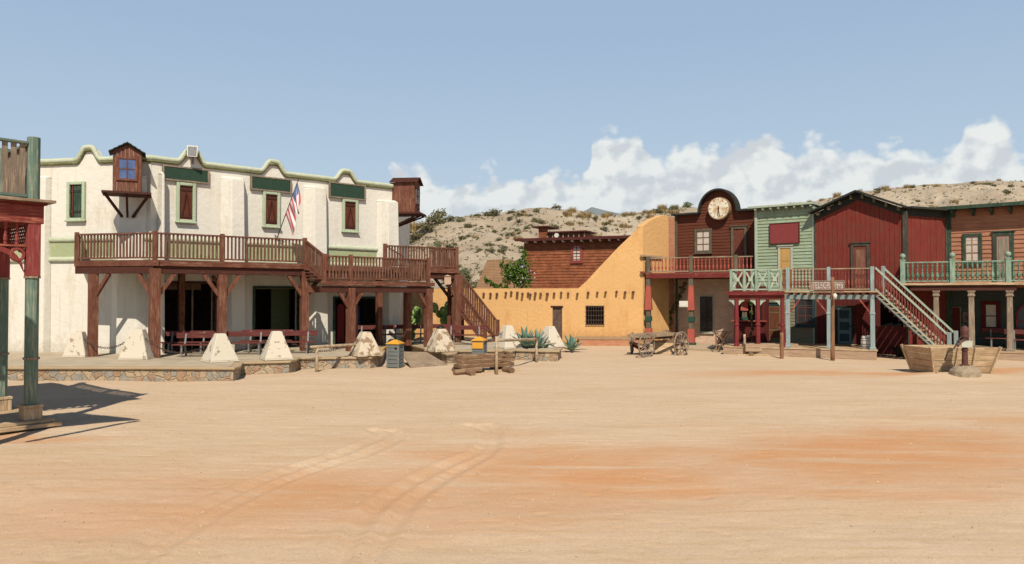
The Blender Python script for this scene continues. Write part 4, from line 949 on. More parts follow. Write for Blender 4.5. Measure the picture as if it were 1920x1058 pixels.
#PART3
# ================================================================ THINGS ON THE SAND
def bin_(px, py, label):
    p = G(px, py); F = Fr((p.x, p.y), (math.cos(R(-14)), math.sin(R(-14)))); b = thing('litter_bin', label, 'bin', F, 'slatted grey bins with yellow lids'); w = .215; H = .9
    m = MB(F)
    for x, y in ((-w,-w),(w,-w),(w,w),(-w,w)): m.box(x-.035, x+.035, y-.035, y+.035, 0, H)
    for k in range(6):
        z0 = .04+k*.145
        m.box(-w, w, -w-.02, -w+.01, z0, z0+.125); m.box(-w, w, w-.01, w+.02, z0, z0+.125); m.box(-w-.02, -w+.01, -w, w, z0, z0+.125); m.box(w-.01, w+.02, -w, w, z0, z0+.125)
    m.box(-w+.02, w-.02, -w+.02, w-.02, .01, H-.03); m.build('body', BINGREY, b, bevel=.005)
    m = MB(F); m.plan([(-w-.06,-w-.06),(w+.06,-w-.06),(w+.06,w+.06),(-w-.06,w+.06)], H, H+.03); m.plan([(-w-.05,-w-.05),(w+.05,-w-.05),(w+.05,w+.05),(-w-.05,w+.05)], H+.03, H+.16, [(-.05,-.05),(.05,-.05),(.05,.05),(-.05,.05)]); m.build('lid', YELLOW, b)
    m = MB(F); m.hull8([(-w-.24,-w,H-.24),(-w-.22,w,H-.24),(-w-.02,w,H-.06),(-w-.02,-w,H-.06),(-w-.24,-w,H-.2),(-w-.22,w,H-.2),(-w-.02,w,H-.03),(-w-.02,-w,H-.03)] if px < 800 else [(-.22,-w-.06,H-.3),(.22,-w-.06,H-.3),(.22,-w-.02,H-.3),(-.22,-w-.02,H-.3),(-.22,-w-.05,H-.06),(.22,-w-.05,H-.06),(.22,-w-.02,H-.06),(-.22,-w-.02,H-.06)]); m.build('flap', YELLOW, b)
    m = MB(F); m.lathe(.0, 0, [(.0,0),(.0,.001)], 3) if False else m.cyl((.12, -w-.03, H-.16), (.12, -w-.022, H-.16), .045, n=12); m.build('slot', BLACKI, b)
bin_(741, 690, 'grey slatted bin with yellow lid and open yellow flap beside the ramp'); bin_(899, 681, 'grey slatted bin with yellow lid partly hidden behind the wooden trough')
def hitch(posts, rails, label, mat=LOG, r=.055):
    F = Fr((posts[0][0].x, posts[0][0].y), (1, 0)); h = thing('hitching_rail', label, 'hitching rail', F)
    for p, z, lean in posts:
        m = MB(); m.tube([p + Vector((0,0,-.1)), p + Vector((lean*.4,0,z*.5)), p + Vector((lean,0,z))], [r*1.05, r, r*.92], 9); m.build('post', mat, h, smooth=True)
    for a, b in rails:
        n = 6; rn_ = random.Random(3); pts = [a.lerp(b, k/n) + Vector((0, 0, rn_.uniform(-.012, .012))) for k in range(n+1)]
        m = MB(); m.tube(pts, r*1.0, 9); m.build('rail', mat, h, smooth=True)
p1, p2 = G(594, 699), G(691, 687)
z1 = ZY(594, 650, p1.y); z2 = ZY(691, 646, p2.y); dd = (p2-p1).normalized()*.3
hitch([(p1, z1, 0), (p2, z2, 0)], [(p1 - dd*1.0 + Vector((0,0,z1)), p2 + dd*1.0 + Vector((0,0,z2)))], 'pale peeled log hitching rail in front of the white pyramid beside the bin')
p1, p2 = G(931, 703), G(1006, 679); z1 = ZY(931, 631, p1.y); z2 = ZY(1006, 637, p2.y)
hitch([(p1, z1, 0), (p2, z2, .0)], [(p1 + Vector((0,.05,ZY(931, 637, p1.y)-.03)), p2 + (p2-p1).normalized()*.25 + Vector((0,0,z2)))], 'pale log hitching rail with tall front post beside the wooden water trough')
# small trough of planks on logs
def trough_small():
    a = G(868, 703); b = G(962, 697); F = Fr((a.x, a.y), (b.x-a.x, b.y-a.y)); L = (b-a).length; t = thing('water_trough', 'brown plank water trough resting on round logs in front of the hitching rail post', 'trough', F)
    m = MB(F); w, z0, z1 = .6, .2, .66
    for k in range(3):
        za, zb = z0 + (z1-z0)*k/3 + .02, z0 + (z1-z0)*(k+1)/3 - .02; o0, o1 = .03*k, .03*(k+1)
        m.hull8([(.0-.0,-o0,za),(L,-o0,za),(L,-o0+.05,za),(0,-o0+.05,za),(-.02,-o1,zb),(L+.02,-o1,zb),(L+.02,-o1+.05,zb),(-.02,-o1+.05,zb)])
        m.hull8([(.0,w+o0-.05,za),(L,w+o0-.05,za),(L,w+o0,za),(0,w+o0,za),(0,w+o1-.05,zb),(L,w+o1-.05,zb),(L,w+o1,zb),(0,w+o1,zb)])
        for x, s in ((0, -1), (L, 1)): m.box(min(x, x+s*.05), max(x, x+s*.05), -o1+.02, w+o1-.02, za, zb)
    m.box(0, L, 0, w, z0, z0+.05); m.build('tub', DARKTAN, t, bevel=.012)
    for x in (.12, L-.35):
        m = MB(F); m.cyl((x, -.5, .1), (x, w+.3, .1), .11, .1, 12); m.build('log', DARKTAN, t, bevel=.01, smooth=False)
    m = MB(F); m.cyl((-.35, -.02, .1), (.7, -.02, .16), .1, .09, 12); m.build('log', DARKTAN, t)
    m = MB(F); m.cyl((.9, .1, .03), (L+.35, .05, .03), .07, .06, 10); m.build('log', TANW, t)
    return t
trough_small()
# big flared trough
def trough_big():
    a = G(1748, 704); b = G(1856, 703); F = Fr((a.x, a.y), (b.x-a.x, b.y-a.y)); L = (b-a).length; t = thing('water_trough', 'large pale plank water trough with flared ends behind the hand pump', 'trough', F)
    w, z0, z1, fl_ = 1.15, .06, .95, .2; m = MB(F); n = 4
    f = lambda z: (z-z0)/(z1-z0)
    for k in range(n):
        za, zb = z0+(z1-z0)*k/n+.006, z0+(z1-z0)*(k+1)/n-.006
        for (y, s) in ((0, -1), (w, 1)):
            ya, yb = y + s*fl_*f(za), y + s*fl_*f(zb); ea, eb = fl_*f(za), fl_*f(zb); j = .012*((k*7) % 3 - 1)
            q = [(-ea, ya), (L+ea, ya)]; 
            m.hull8([(-ea,ya,za),(L+ea,ya,za),(L+ea,ya-s*.045,za),(-ea,ya-s*.045,za),(-eb+j,yb,zb),(L+eb+j,yb,zb),(L+eb+j,yb-s*.045,zb),(-eb+j,yb-s*.045,zb)])
        for x, s in ((0, -1), (L, 1)):
            xa, xb = x+s*fl_*f(za), x+s*fl_*f(zb)
            m.hull8([(xa,.0-fl_*f(za)+.05,za),(xa,w+fl_*f(za)-.05,za),(xa-s*.045,w+fl_*f(za)-.05,za),(xa-s*.045,0-fl_*f(za)+.05,za),(xb,-fl_*f(zb)+.05,zb),(xb,w+fl_*f(zb)-.05,zb),(xb-s*.045,w+fl_*f(zb)-.05,zb),(xb-s*.045,-fl_*f(zb)+.05,zb)])
    m.box(0, L, .02, w-.02, z0, z0+.04); m.build('tub', TANW, t, bevel=.008)
    m = MB(F)
    for x in (.75, L*.66): m = MB(F); m.beam((x, .0-.02, z0), (x+ (0.02), -fl_-.035, z1), .09, .05, (1,0,0)); m.build('upright_batten', TANWZ, t, bevel=.006)
    for x, s in ((0, -1), (L, 1)):
        m = MB(F); m.beam((x-s*.02, -.03, z0), (x+s*fl_+s*.02, -fl_-.04, z1+.02), .11, .05, (1,0,0)); m.build('upright_batten', TANWZ, t, bevel=.006); m = MB(F); m.beam((x-s*.02, w+.03, z0), (x+s*fl_+s*.02, w+fl_+.04, z1+.02), .1, .05, (1,0,0)); m.build('upright_batten', TANWZ, t, bevel=.006)
    m = MB(F); m.box(-.12, .75, -.14, w+.1, 0, .05); m.box(L-.5, L+.2, -.14, w+.1, 0, .05); m.build('skid', TANW, t)
    m = MB(F); m.box(.03, L-.03, .02, w-.02, .5, .56); m.build('water', glass('trough_water', C(60, 70, 66), .05), t)
    # pump in front
    p = G(1813, 710); Fp = Fr((p.x, p.y+.1), (1, 0)); q = thing('hand_pump', 'rusty iron hand water pump with lever on a mortared stone base', 'pump', Fp)
    rn_ = random.Random(8); m = MB(Fp); n = 14; prof = []
    for k, (r, z) in enumerate(((.5,-.05),(.5,.1),(.46,.24),(.34,.36),(.16,.42))):
        prof.append([m.v((r*1.0+rn_.uniform(-.04,.04))*math.cos(2*math.pi*i/n), (r*.9+rn_.uniform(-.04,.04))*math.sin(2*math.pi*i/n), z+rn_.uniform(-.02,.02)) for i in range(n)])
    for a_, b_ in zip(prof, prof[1:]):
        for i in range(n): m.face(a_[i], a_[(i+1)%n], b_[(i+1)%n], b_[i])
    m.face(*prof[-1]); m.build('stone_base', plaster('rough_stone', C(200, 180, 150), C(170, 150, 124), 5, 1, .25, .12), q)
    PM = flat('rusty_pump_iron', C(98, 60, 52), .6, .4, .2, .3)
    m = MB(Fp); m.lathe(0, 0, [(.16,.4),(.16,.44),(.095,.46),(.085,.9),(.11,.91),(.11,.95),(.085,.97),(.085,1.32),(.13,1.34),(.13,1.4),(.1,1.42),(.13,1.55),(.12,1.64),(.07,1.7),(.02,1.73)], 16); m.build('barrel', PM, q, smooth=False)
    m = MB(Fp); m.tube([(0,-.05,1.25),(-.08,-.15,1.28),(-.22,-.2,1.24),(-.34,-.22,1.1),(-.37,-.22,1.05)], .035, 8); m.build('spout', PM, q, smooth=True)
    m = MB(Fp); m.tube([(.02,0,1.5),(-.2,-.05,1.3),(-.4,-.08,.98),(-.62,-.1,.86),(-.72,-.1,.6)], [.028,.026,.022,.02,.02], 8); m.build('lever', DARKM, q, smooth=True)
    m = MB(Fp); m.box(-.2, .16, -.16, -.13, 1.02, 1.2); m.box(-.22, .18, -.15, .1, 1.2, 1.23); m.build('notice_plate', CREAMT, q)
trough_big()
# black basin
p = G(1693, 668); Fb = Fr((p.x, p.y), (1, 0)); m = MB(Fb); m.lathe(0, 0, [(.26,0),(.34,.1),(.45,.38),(.47,.42),(.43,.41),(.3,.12),(.0,.08)], 18)
for s in (-1, 1): m.torus((s*.48, 0, .33), (0, 1, 0), .07, .014, 10, 5)
tag(m.build('cauldron', DARKM, at=Fb, smooth=True), 'black iron cauldron left of the large pale trough near the stairs', 'cauldron')
# low plank trough right
a = G(1398, 668, 0); b = G(1497, 668, 0); F = Fr((a.x, a.y), (b.x-a.x, b.y-a.y)); L = (b-a).length; t = thing('low_trough', 'long low pinkish plank trough on round logs before the red-posted porch', 'trough', F)
m = MB(F); zz = ZY(1440, 645, a.y)
for k in range(2):
    z0_, z1_ = .2+(zz-.2)*k/2+.005, .2+(zz-.2)*(k+1)/2-.005
    m.box(0, L, 0, .05, z0_, z1_); m.box(0, L, .5, .55, z0_, z1_); m.box(0, .05, .05, .5, z0_, z1_); m.box(L-.05, L, .05, .5, z0_, z1_)
m.box(.02, L-.02, .02, .53, .2, .24); m.build('tub', wood('pinkish_plank', C(184, 154, 126), C(168, 140, 114), .3, 'x'), t, bevel=.008)
for x in (.22, L*.58, L-.25):
    m = MB(F); m.cyl((x, -.15, .1), (x, .7, .1), .1, .1, 12); m.build('log', DARKTAN, t)
m = MB(F); m.cyl((-.4, -.05, .04), (L, -.1, .04), .05, .05, 8); m.build('log', TANW, t)
def pole(px, py, ptop, r, mat, label, lean=0, name='wooden_post', cat='post', n=8):
    p = G(px, py); h = ZY(px, ptop, p.y); F = Fr((p.x, p.y), (1, 0)); m = MB(F); rn_ = random.Random(px)
    k = 8; m.tube([(lean*i/k + rn_.uniform(-.008,.008), rn_.uniform(-.008,.008), -.1+(h+.1)*i/k) for i in range(k+1)], [r*(1.08-.16*i/k) for i in range(k+1)], n)
    o = m.build(name, mat, at=F, smooth=True); tag(o, label, cat); return F, h
POLEW = wood('brown_pole_wood', C(150, 108, 78), C(120, 90, 70), .3, 'z')
Fp, hp_ = pole(1561, 676, 520, .085, POLEW, 'tall weathered brown pole standing in front of the blue porch posts', .03)
m = MB(Fp); m.cyl((0, -.1, hp_-.75), (0, -.3, hp_-.75), .02, n=6); m.lathe(-.02, -.33, [(.02,hp_-.9),(.07,hp_-.86),(.08,hp_-.74),(.03,hp_-.68)], 10)
m.build('lamp_bulb', WHITEP, bpy.data.objects['wooden_post'], smooth=True)
pole(1466, 673, 624, .08, POLEW, 'short brown post with knots between the red and blue porch posts')
pole(1396, 667, 627, .06, LOG, 'short pale post at the left end of the low plank trough')
# chain on pale post
p = G(1398, 667); F = Fr((p.x, p.y), (1, 0)); m = MB(F)
for k in range(7): m.torus((.08+.03*math.sin(k), -.08, .52-k*.06), (1, 0, 0) if k % 2 else (0, 1, 0), .035, .01, 8, 5)
tag(m.build('chain', IRON, at=F), 'short rusty chain hanging from the pale post at the low trough', 'chain')
# wagon --------------------------------------------------------------------
def wheel(parent, F, c, ax, Rr, name='wheel', nsp=12):
    ax = Vector(ax).normalized(); m = MB(F); m.torus(c, ax, Rr, .035, 28, 6); w = m.build(name, GREYW, parent, smooth=True)
    m = MB(F); c = Vector(c); u = ax.cross(Vector((0,0,1))).normalized()
    for k in range(nsp):
        t = 2*math.pi*k/nsp + .1; e = u*math.cos(t) + Vector((0,0,1))*math.sin(t); m.cyl(c + e*.06, c + e*(Rr-.02), .024, .016, 6)
    m.build('spokes', GREYW, w); m = MB(F); m.cyl(c - ax*.12, c + ax*.12, .085, .075, 12); m.build('hub', IRON, w)
def wagon():
    a = G(1212, 667); F = Fr((a.x, a.y), (.93, -.36)); t = thing('wagon', 'old weathered flatbed wagon with spoked wooden wheels before the brick house', 'wagon', F)
    # axles cross the wagon; wheels turned out
    ax = Vector((.80, .60, 0)); Rr = .52
    # local positions
    def L(px, Y): return F.l(AT(px, Y))
    w1 = L(1212, 32.5); w2 = L(1277, 33.1); w3 = L(1185, 34.9); w4 = L(1248, 36.2)
    axl = (F.i.to_3x3() @ Vector((.65, -.76, 0)))
    axr = (F.i.to_3x3() @ Vector((.66, -.75, 0)))
    wheel(t, F, (w1.x, w1.y, Rr+.02), axl, Rr); wheel(t, F, (w2.x, w2.y, Rr+.06), axr, Rr); wheel(t, F, (w3.x, w3.y, Rr-.02), F.i.to_3x3() @ Vector((.95, -.3, 0)), Rr*.9); wheel(t, F, (w4.x, w4.y, Rr), axr, Rr)
    m = MB(F); m.cyl((w3.x, w3.y, Rr-.02), (w1.x, w1.y, Rr+.02), .05, n=8); m.cyl((w4.x, w4.y, Rr+.02), (w2.x, w2.y, Rr+.06), .05, n=8); m.build('axle', DARKTAN, t)
    p = [L(1176, 33.8), L(1229, 33.1), L(1276, 34.4), L(1225, 35.6)]
    m = MB(F); n = 6; zb = ZY(1205, 630, 33.5)
    c0, c1, c2, c3 = p
    for k in range(n):
        a0, a1 = k/n, (k+.94)/n; q = [c0.lerp(c3, a0), c0.lerp(c3, a1), c1.lerp(c2, a1), c1.lerp(c2, a0)]
        z_ = [zb, zb, zb+.05, zb+.05]; m.hull8([(v.x, v.y, z) for v, z in zip(q, z_)] + [(v.x, v.y, z+.06) for v, z in zip(q, z_)])
    m.build('bed', GREYWX, t, bevel=.008)
    m = MB(F); b0, b1 = L(1178, 33.6), L(1229, 32.9); b2 = L(1278, 33.6)
    m.beam((b0.x, b0.y, zb-.02), (b1.x, b1.y, zb+.0), .1, .13); m.beam((b1.x, b1.y, zb+.04), (b2.x, b2.y, zb+.1), .08, .13); m.build('side_beam', GREYWX, t, bevel=.01)
    m = MB(F); s0, s1 = L(1192, 34.0), L(1260, 34.6); m.beam((s0.x, s0.y, zb-.14), (s1.x, s1.y, zb-.1), .1, .14); m.cyl((w1.x, w1.y, Rr), (w1.x+.3, w1.y+.3, zb), .05, n=6); m.beam((w2.x-.15, w2.y+.1, Rr), (w2.x-.25, w2.y, zb+.15), .1, .1); m.build('undercarriage', DARKTAN, t)
    m = MB(F); m.tube([(w3.x, w3.y+.1, .42), (w3.x+.4, w3.y, .22), (w3.x+.75, w3.y-.1, .3)], .08, 8); m.build('brake_beam', REDWX, t)
    # loose side board leaning
    a = G(1227, 667); Fb = Fr((a.x, a.y), (1, -.04)); b = thing('box_side', 'pale wooden wagon box side leaning against the old wagon wheel', 'plank panel', Fb)
    m = MB(Fb)
    Lb = 1.45
    for k in range(3): m.hull8([(0,.02+.1*k,.0+.2*k),(Lb,.02+.1*k,.0+.2*k),(Lb,.06+.1*k,.0+.2*k),(0,.06+.1*k,.0+.2*k),(0,.11+.1*k,.195+.2*k),(Lb,.11+.1*k,.195+.2*k),(Lb,.15+.1*k,.195+.2*k),(0,.15+.1*k,.195+.2*k)])
    m.build('boards', TANW, b); m = MB(Fb); m.beam((.02, -.01, 0), (.0, .34, .62), .08, .05, (1,0,0)); m.beam((Lb+.02, -.01, 0), (Lb-.06, .34, .64), .09, .06, (1,0,0)); m.beam((0, .3, .62), (Lb, .3, .66), .06, .09); m.build('batten', DARKTAN, b)
wagon()
# ================================================================ OCHRE BUILDING
O = Fr.px(880, 41.5, 1205, 40.6)
ob = thing('ochre_building', 'ochre plastered adobe wall with sloping parapet, projecting log ends and barred window', 'building', O)
def opx(F, pts, v=0): return [F.at(a, b, v) for a, b in pts]
dx0, dz1 = O.at(1036, 576); dx1, _ = O.at(1054, 576); wx0, wz1 = O.at(1099, 574); wx1, wz0 = O.at(1132, 609); zt0 = O.at(1000, 541)[1]
x0 = O.u(860); xs = O.at(1086, 541)[0]
m = MB(O); holes_wall(m, x0-3, O.len, -.1, zt0, 0, .4, [(dx0, dx1, 0, dz1), (wx0, wx1, wz0, wz1)]); m.build('front_wall', ORANGEP, ob)
sl = opx(O, [(1084, 541), (1100, 527), (1120, 505), (1140, 484), (1160, 463), (1180, 444), (1196, 429)])
m = MB(O); m.prism([(sl[0][0], zt0-.002)] + sl + [(O.len, sl[-1][1]+.12), (O.len, zt0-.002)], 0.001, .4); m.build('sloping_parapet', ORANGEP, ob, bevel=.03)
# taller angled part towards the brick house
oc = O.w(O.len, 0); bk = AT(1266, 42.7); O2 = Fr((oc.x, oc.y), (bk.x-oc.x, bk.y-oc.y)); o2l = (Vector((bk.x, bk.y, 0)) - Vector((oc.x, oc.y, 0))).length
pts = opx(O2, [(1207, 422), (1222, 411), (1240, 404), (1250, 404)]); x1_, zz = O2.at(1254, 404)
m = MB(O2); m.prism([(0, -.1), (0, sl[-1][1]+.13)] + pts + [(x1_, zz-.05), (x1_, -.1)], 0, .4); m.build('angled_wall', ORANGEP, ob, bevel=.03)
m = MB(O2); m.box(x1_, o2l, .02, .4, 0, zz-.08); m.build('brick_edge', BRICKR, ob)
m = MB(O); m.box(x0-3, O.len, .4, .7, -.1, zt0-.3);  m.build('rear_wall', ORANGEP, ob)
# interior behind the barred window, wooden door
m = MB(O); n = 4
for k in range(n): m.box(dx0+(dx1-dx0)*k/n+.004, dx0+(dx1-dx0)*(k+1)/n-.004, .08, .12, 0, dz1)
m.box(dx0, dx1, .07, .09, dz1*.55, dz1*.61); m.beam((dx0+.02, .07, dz1*.6), (dx1-.02, .07, dz1*.95), .05, .08, (0,1,0)); m.beam((dx0+.02, .07, .1), (dx1-.02, .07, dz1*.55), .05, .08, (0,1,0))
dd_ = m.build('door', wood('grey_brown_door', C(104, 84, 72), C(130, 110, 92), .2, 'z'), ob); m = MB(O); m.box(dx0-.1, dx1+.06, -.05, .1, dz1, dz1+.07); m.build('lintel', DKBROWN, dd_)
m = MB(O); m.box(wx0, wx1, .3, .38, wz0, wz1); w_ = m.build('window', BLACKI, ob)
m = MB(O); nb = 7
for k in range(nb+1): x = wx0+(wx1-wx0)*k/nb; m.cyl((x, -.08, wz0-.03), (x, -.08, wz1+.03), .014, n=6)
for k in range(5): z = wz0+(wz1-wz0)*k/4; m.beam((wx0-.05, -.08, z), (wx1+.05, -.08, z), .02, .03)
for k in range(nb):
    x = wx0+(wx1-wx0)*(k+.5)/nb
    for z in (wz0+.05, wz1-.06): m.torus((x, -.09, z), (0, 1, 0), .045, .008, 8, 4)
m.build('iron_grille', IRON, w_)
for px, py in [(893,552),(907,551),(920,551),(932,551),(949,549),(959,548),(970,549),(980,551),(990,550),(995,552),(1004,550),(1014,551),(1027,551),(1039,550),(1052,549),(1065,550),(1083,551),(1103,549),(1120,549),(1136,548),(1156,547),(1172,548),(1187,548)]:
    x, z = O.at(px, py); m = MB(O); r = .075 if py > 546 else .05; rn_ = random.Random(px); m.cyl((x, .1, z), (x+rn_.uniform(-.03,.03), -.2-rn_.uniform(0,.12), z-rn_.uniform(.0,.03)), r*rn_.uniform(.8,1.1), r*rn_.uniform(.75,1), 8); m.build('roof_beam_end', wood('dark_log_end', C(110, 74, 52), None, 0, 'n'), ob)
# brick footing with worn cap
a, _ = O.at(1086, 650, -.15); b, _ = O.at(1200, 650, -.15); m = MB(O); m.box(a, b, -.22, .0, -.1, .32); m.build('brick_footing', BRICKR, ob); m = MB(O); m.hull8([(a-.1,-.26,.32),(b,-.26,.32),(b,0,.34),(a-.1,0,.34),(a-.1,-.2,.4),(b,-.2,.4),(b,0,.5),(a-.1,0,.5)]); m.build('footing_cap', plaster('worn_cap', C(186, 152, 112), C(150, 120, 92), 5, .8), ob, bevel=.03)
for p0, p1, py in ((1199, 1238, 480), (1197, 1216, 511)):
    x, z = O2.at(max(p0, 1207), py); x2, _ = O2.at(p1, py); m = MB(O2); m.box(x-.3, x2, -.14, .02, z-.05, z+.05); m.build('ledge', TANW if py < 500 else REDWX, ob)
# ================================================================ BROWN PLANK HOUSE BEHIND
H = Fr.px(983, 53, 1240, 49.5); hb = thing('plank_house', 'red-brown plank house behind the ochre wall with dark eaves and a small red window', 'house', H)
zt = H.at(986, 452)[1]; m = MB(H); m.box(0, H.len, .04, 3, 0, zt); m.build('wall_core', DARKTAN, hb)
m = MB(H); clap(m, lambda z: (0, H.len), .0, zt, .2, 0, .04); m.build('siding', MIDSID, hb)
a, z1_ = H.at(1071, 459); b, z0_ = H.at(1091, 492); window(hb, H, a+.14, b-.1, z0_+.12, z1_-.12, -.02, REDW, DKBROWN, CURTAIN, 2, 2, .14, .06)
m = MB(H); m.box(-.5, H.len+.3, -.55, 3.2, zt, zt+.1); m.box(-.5, H.len+.3, -.6, -.52, zt-.06, zt+.14); m.build('eaves', BLACKT if False else wood('maroon_eaves', C(92, 46, 40), C(70, 44, 38), .2, 'x'), hb)
for k in range(12):
    x, _ = H.at(989+k*17.3, 450); m = MB(H); m.prism([(x-.07, zt), (x+.07, zt), (x+.07, zt-.14), (x+.02, zt-.2), (x-.07, zt-.1)], -.48, .0); m.build('corbel', WHITEP, hb)
H2 = Fr.px(1010, 55, 1098, 53.5); za = H2.at(1012, 447)[1]-.3; zb = H2.at(1012, 427)[1]; xe, ze = H2.at(1027, 431); xr, zr = H2.at(1096, 434)
m = MB(H2); clap(m, lambda z: (0, xe), za, zb, .2, 0, .03); clap(m, lambda z: (xe, xr), za, zr-.05, .2, .1, .03); m.box(0, xr, .1, 2.0, za, zr-.1); m.build('upper_siding', MIDSID, hb)
m = MB(H2); m.box(-.45, xe+.1, -.3, 2, zb, zb+.1); m.box(xe, xr+.2, -.2, 2, zr-.04, zr+.06); m.build('upper_eaves', MATS['maroon_eaves'], hb)
m = MB(H2)
for k in range(8): x = xe + (xr-xe)*k/7; m.beam((x, -.12, za), (x, .05, zr-.05), .08, .06)
m.build('brackets', GREYW, hb); m = MB(H2); x, z = H2.at(1045, 442); m.cyl((x, -.2, z), (x, -.05, z), .17, .17, 14); m.build('porthole', WHITEP, hb)
# shingled pointed roof hut
K0 = AT(893, 48); K1 = AT(957, 48); cx_, cw = (K0.x+K1.x)/2, (K1.x-K0.x)/2; Kf = Fr((cx_, 48), (1, 0)); hut = thing('shingle_hut', 'small hut with steep tan shingled roof behind the ochre wall', 'hut', Kf)
z0_ = ZY(925, 545, 48); z1_ = ZY(925, 487, 48); m = MB(Kf); m.prism([(-cw-.1, z0_), (cw+.9, z0_), (cw+.2, z1_), (-cw+.7, z1_)], 0, 2); m.build('roof', SHING, hut); m = MB(Kf); m.box(-cw+.2, cw+.6, .2, 1.8, 0, z0_+.05); m.box(-.3, .3, .15, .3, 0, 1.6); m.build('wall', ORANGEP, hut)
# ================================================================ PLANTS
def bush(name, px, Y, zc, rad, n, size, mat, label, cat, seed, flowers=0, stem=True, clumps=14, z0=0):
    p = AT(px, Y); F = Fr((p.x, p.y), (1, 0), z0); t = thing(name, label, cat, F); rn_ = random.Random(seed)
    m = MB(F); leaf_cloud(m, (0, 0, zc), rad, n, size, rn_, clumps, .2, .5, .3); m.build('foliage', mat, t)
    if stem:
        m = MB(F)
        for k in range(5):
            a = rn_.uniform(0, 6.28); m.tube([(0,0,-.05),(.2*math.cos(a)*rad[0],.2*math.sin(a)*rad[1],zc*.5),(.6*math.cos(a)*rad[0],.6*math.sin(a)*rad[1],zc+rad[2]*.3)], [.05,.035,.015], 6)
        m.build('stems', DARKTAN, t)
    if flowers:
        m = MB(F); leaf_cloud(m, (0, -.15, zc), (rad[0]*1.05, rad[1]*1.05, rad[2]*1.05), flowers, .1, rn_, 18, .2, .8, .8); m.build('flowers', FLOWER, t)
    return t, F
t, F = bush('flowering_bush', 972, 44.5, ZY(972, 515, 44.5), (1.0, .8, 1.35), 3200, .15, LF_GREEN, 'bright green bush with lilac flowers spilling over the ochre wall', 'bush', 5, 90, clumps=22)
m = MB(F); 
for k, (a, b) in enumerate((((-.5,-.3,2.95),(-1.9,-.5,3.6)), ((-.4,-.4,2.9),(-1.5,-.6,2.95)), ((.2,0,4.0),(.35,-.1,5.3)), ((-.3,0,3.6),(-.9,0,4.6)), ((.5,-.4,2.9),(1.2,-.6,2.9)))):
    for q in range(7): c = Vector(a).lerp(Vector(b), q/6); leaf_cloud(m, c, (.42-.03*q, .3, .3), 110, .14, random.Random(k*9+q), 5, .2, .5, .2)
m.build('trailing_branches', LF_GREEN, t)
bush('pale_bush', 874, 52, ZY(874, 522, 52), (.75, .7, .95), 900, .14, LF_OLIVE, 'pale green bush behind the top of the brown staircase', 'bush', 6)
bush('pale_bush', 886, 50, ZY(886, 540, 50), (.6, .6, .5), 500, .14, LF_OLIVE, 'lower pale bush peeking over the ochre wall beside the stairs', 'bush', 8)
def agave(px, py, Rr, n, label, z0=0, seed=1):
    p = G(px, py, z0); F = Fr((p.x, p.y), (1, 0), z0); rn_ = random.Random(seed); m = MB(F)
    for k in range(n):
        a = k*2.4; t = k/n; el = R(18 + 66*t + rn_.uniform(-6, 6)); L = Rr*(.9+.25*rn_.random()); w = L*.1; pr = None
        d = Vector((math.cos(a)*math.cos(el), math.sin(a)*math.cos(el), math.sin(el))); s = Vector((-math.sin(a), math.cos(a), 0)); up_ = s.cross(d)*-1
        for i in range(7):
            f = i/6; ww = w*math.sin(math.pi*min(1, .28+f*.72))**.7*(1 if f < 1 else 0)+.002; c = d*L*f + Vector((0,0,-L*.16*f*f*math.cos(el)*1.2)) + Vector((0,0,.05))
            ring = [m.v(*(c - s*ww + up_*ww*.35)), m.v(*(c - up_*ww*.18)), m.v(*(c + s*ww + up_*ww*.35)), m.v(*(c + up_*ww*.1))]
            if pr:
                for j in range(4): m.face(pr[j], pr[(j+1)%4], ring[(j+1)%4], ring[j])
            pr = ring
    tag(m.build('agave', AGAVE, at=F), label, 'agave')
agave(985, 655, .95, 26, 'left of the two blue-green agaves between the white pyramids', .4, 1); agave(1007, 655, .8, 22, 'right of the two blue-green agaves between the white pyramids', .4, 2)
agave(1071, 660, .85, 22, 'blue-green agave on the sand at the foot of the ochre wall', 0, 3); agave(968, 652, .6, 14, 'small agave just right of the pyramid left of the agave clump', .4, 4)
def cactus(px, Y, H_, n, label, seed, z0=.3):
    p = AT(px, Y); F = Fr((p.x, p.y), (1, 0), z0); rn_ = random.Random(seed); m = MB(F); tips = [(Vector((rn_.uniform(-.5,.5), rn_.uniform(-.2,.2), .0)), Vector((rn_.uniform(-.4,.4), 0, 1)).normalized(), .36) for _ in range(7)]
    for k in range(n):
        i = rn_.randrange(max(0, len(tips)-22), len(tips)); b, d, r = tips[i]
        if b.z > H_: continue
        L = r*1.25; c = b + d*L*.5; a = rn_.uniform(0, 3.14); nrm = Vector((math.cos(a), math.sin(a), rn_.uniform(-.3,.3))); nrm = (nrm - d*nrm.dot(d)).normalized(); s = d.cross(nrm); N = 10
        f0 = []; f1 = []
        for j in range(N):
            t = 2*math.pi*j/N; e = d*math.sin(t)*L*.52 + s*math.cos(t)*r*.45; f0.append(m.v(*(c+e*.8-nrm*.03))); f1.append(m.v(*(c+e*.8+nrm*.03)))
        mid = [m.v(*(c + d*math.sin(2*math.pi*j/N)*L*.55 + s*math.cos(2*math.pi*j/N)*r*.5)) for j in range(N)]
        m.face(*f0[::-1]); m.face(*f1)
        for j in range(N): m.face(f0[j], f0[(j+1)%N], mid[(j+1)%N], mid[j]); m.face(mid[j], mid[(j+1)%N], f1[(j+1)%N], f1[j])
        for _ in range(2): tips.append((b + d*L*.95, (d + Vector((rn_.uniform(-.8,.8), rn_.uniform(-.5,.5), rn_.uniform(-.1,.6)))).normalized(), (.36*rn_.uniform(.8,1.1))))
    tag(m.build('prickly_pear', CACT, at=F), label, 'cactus')
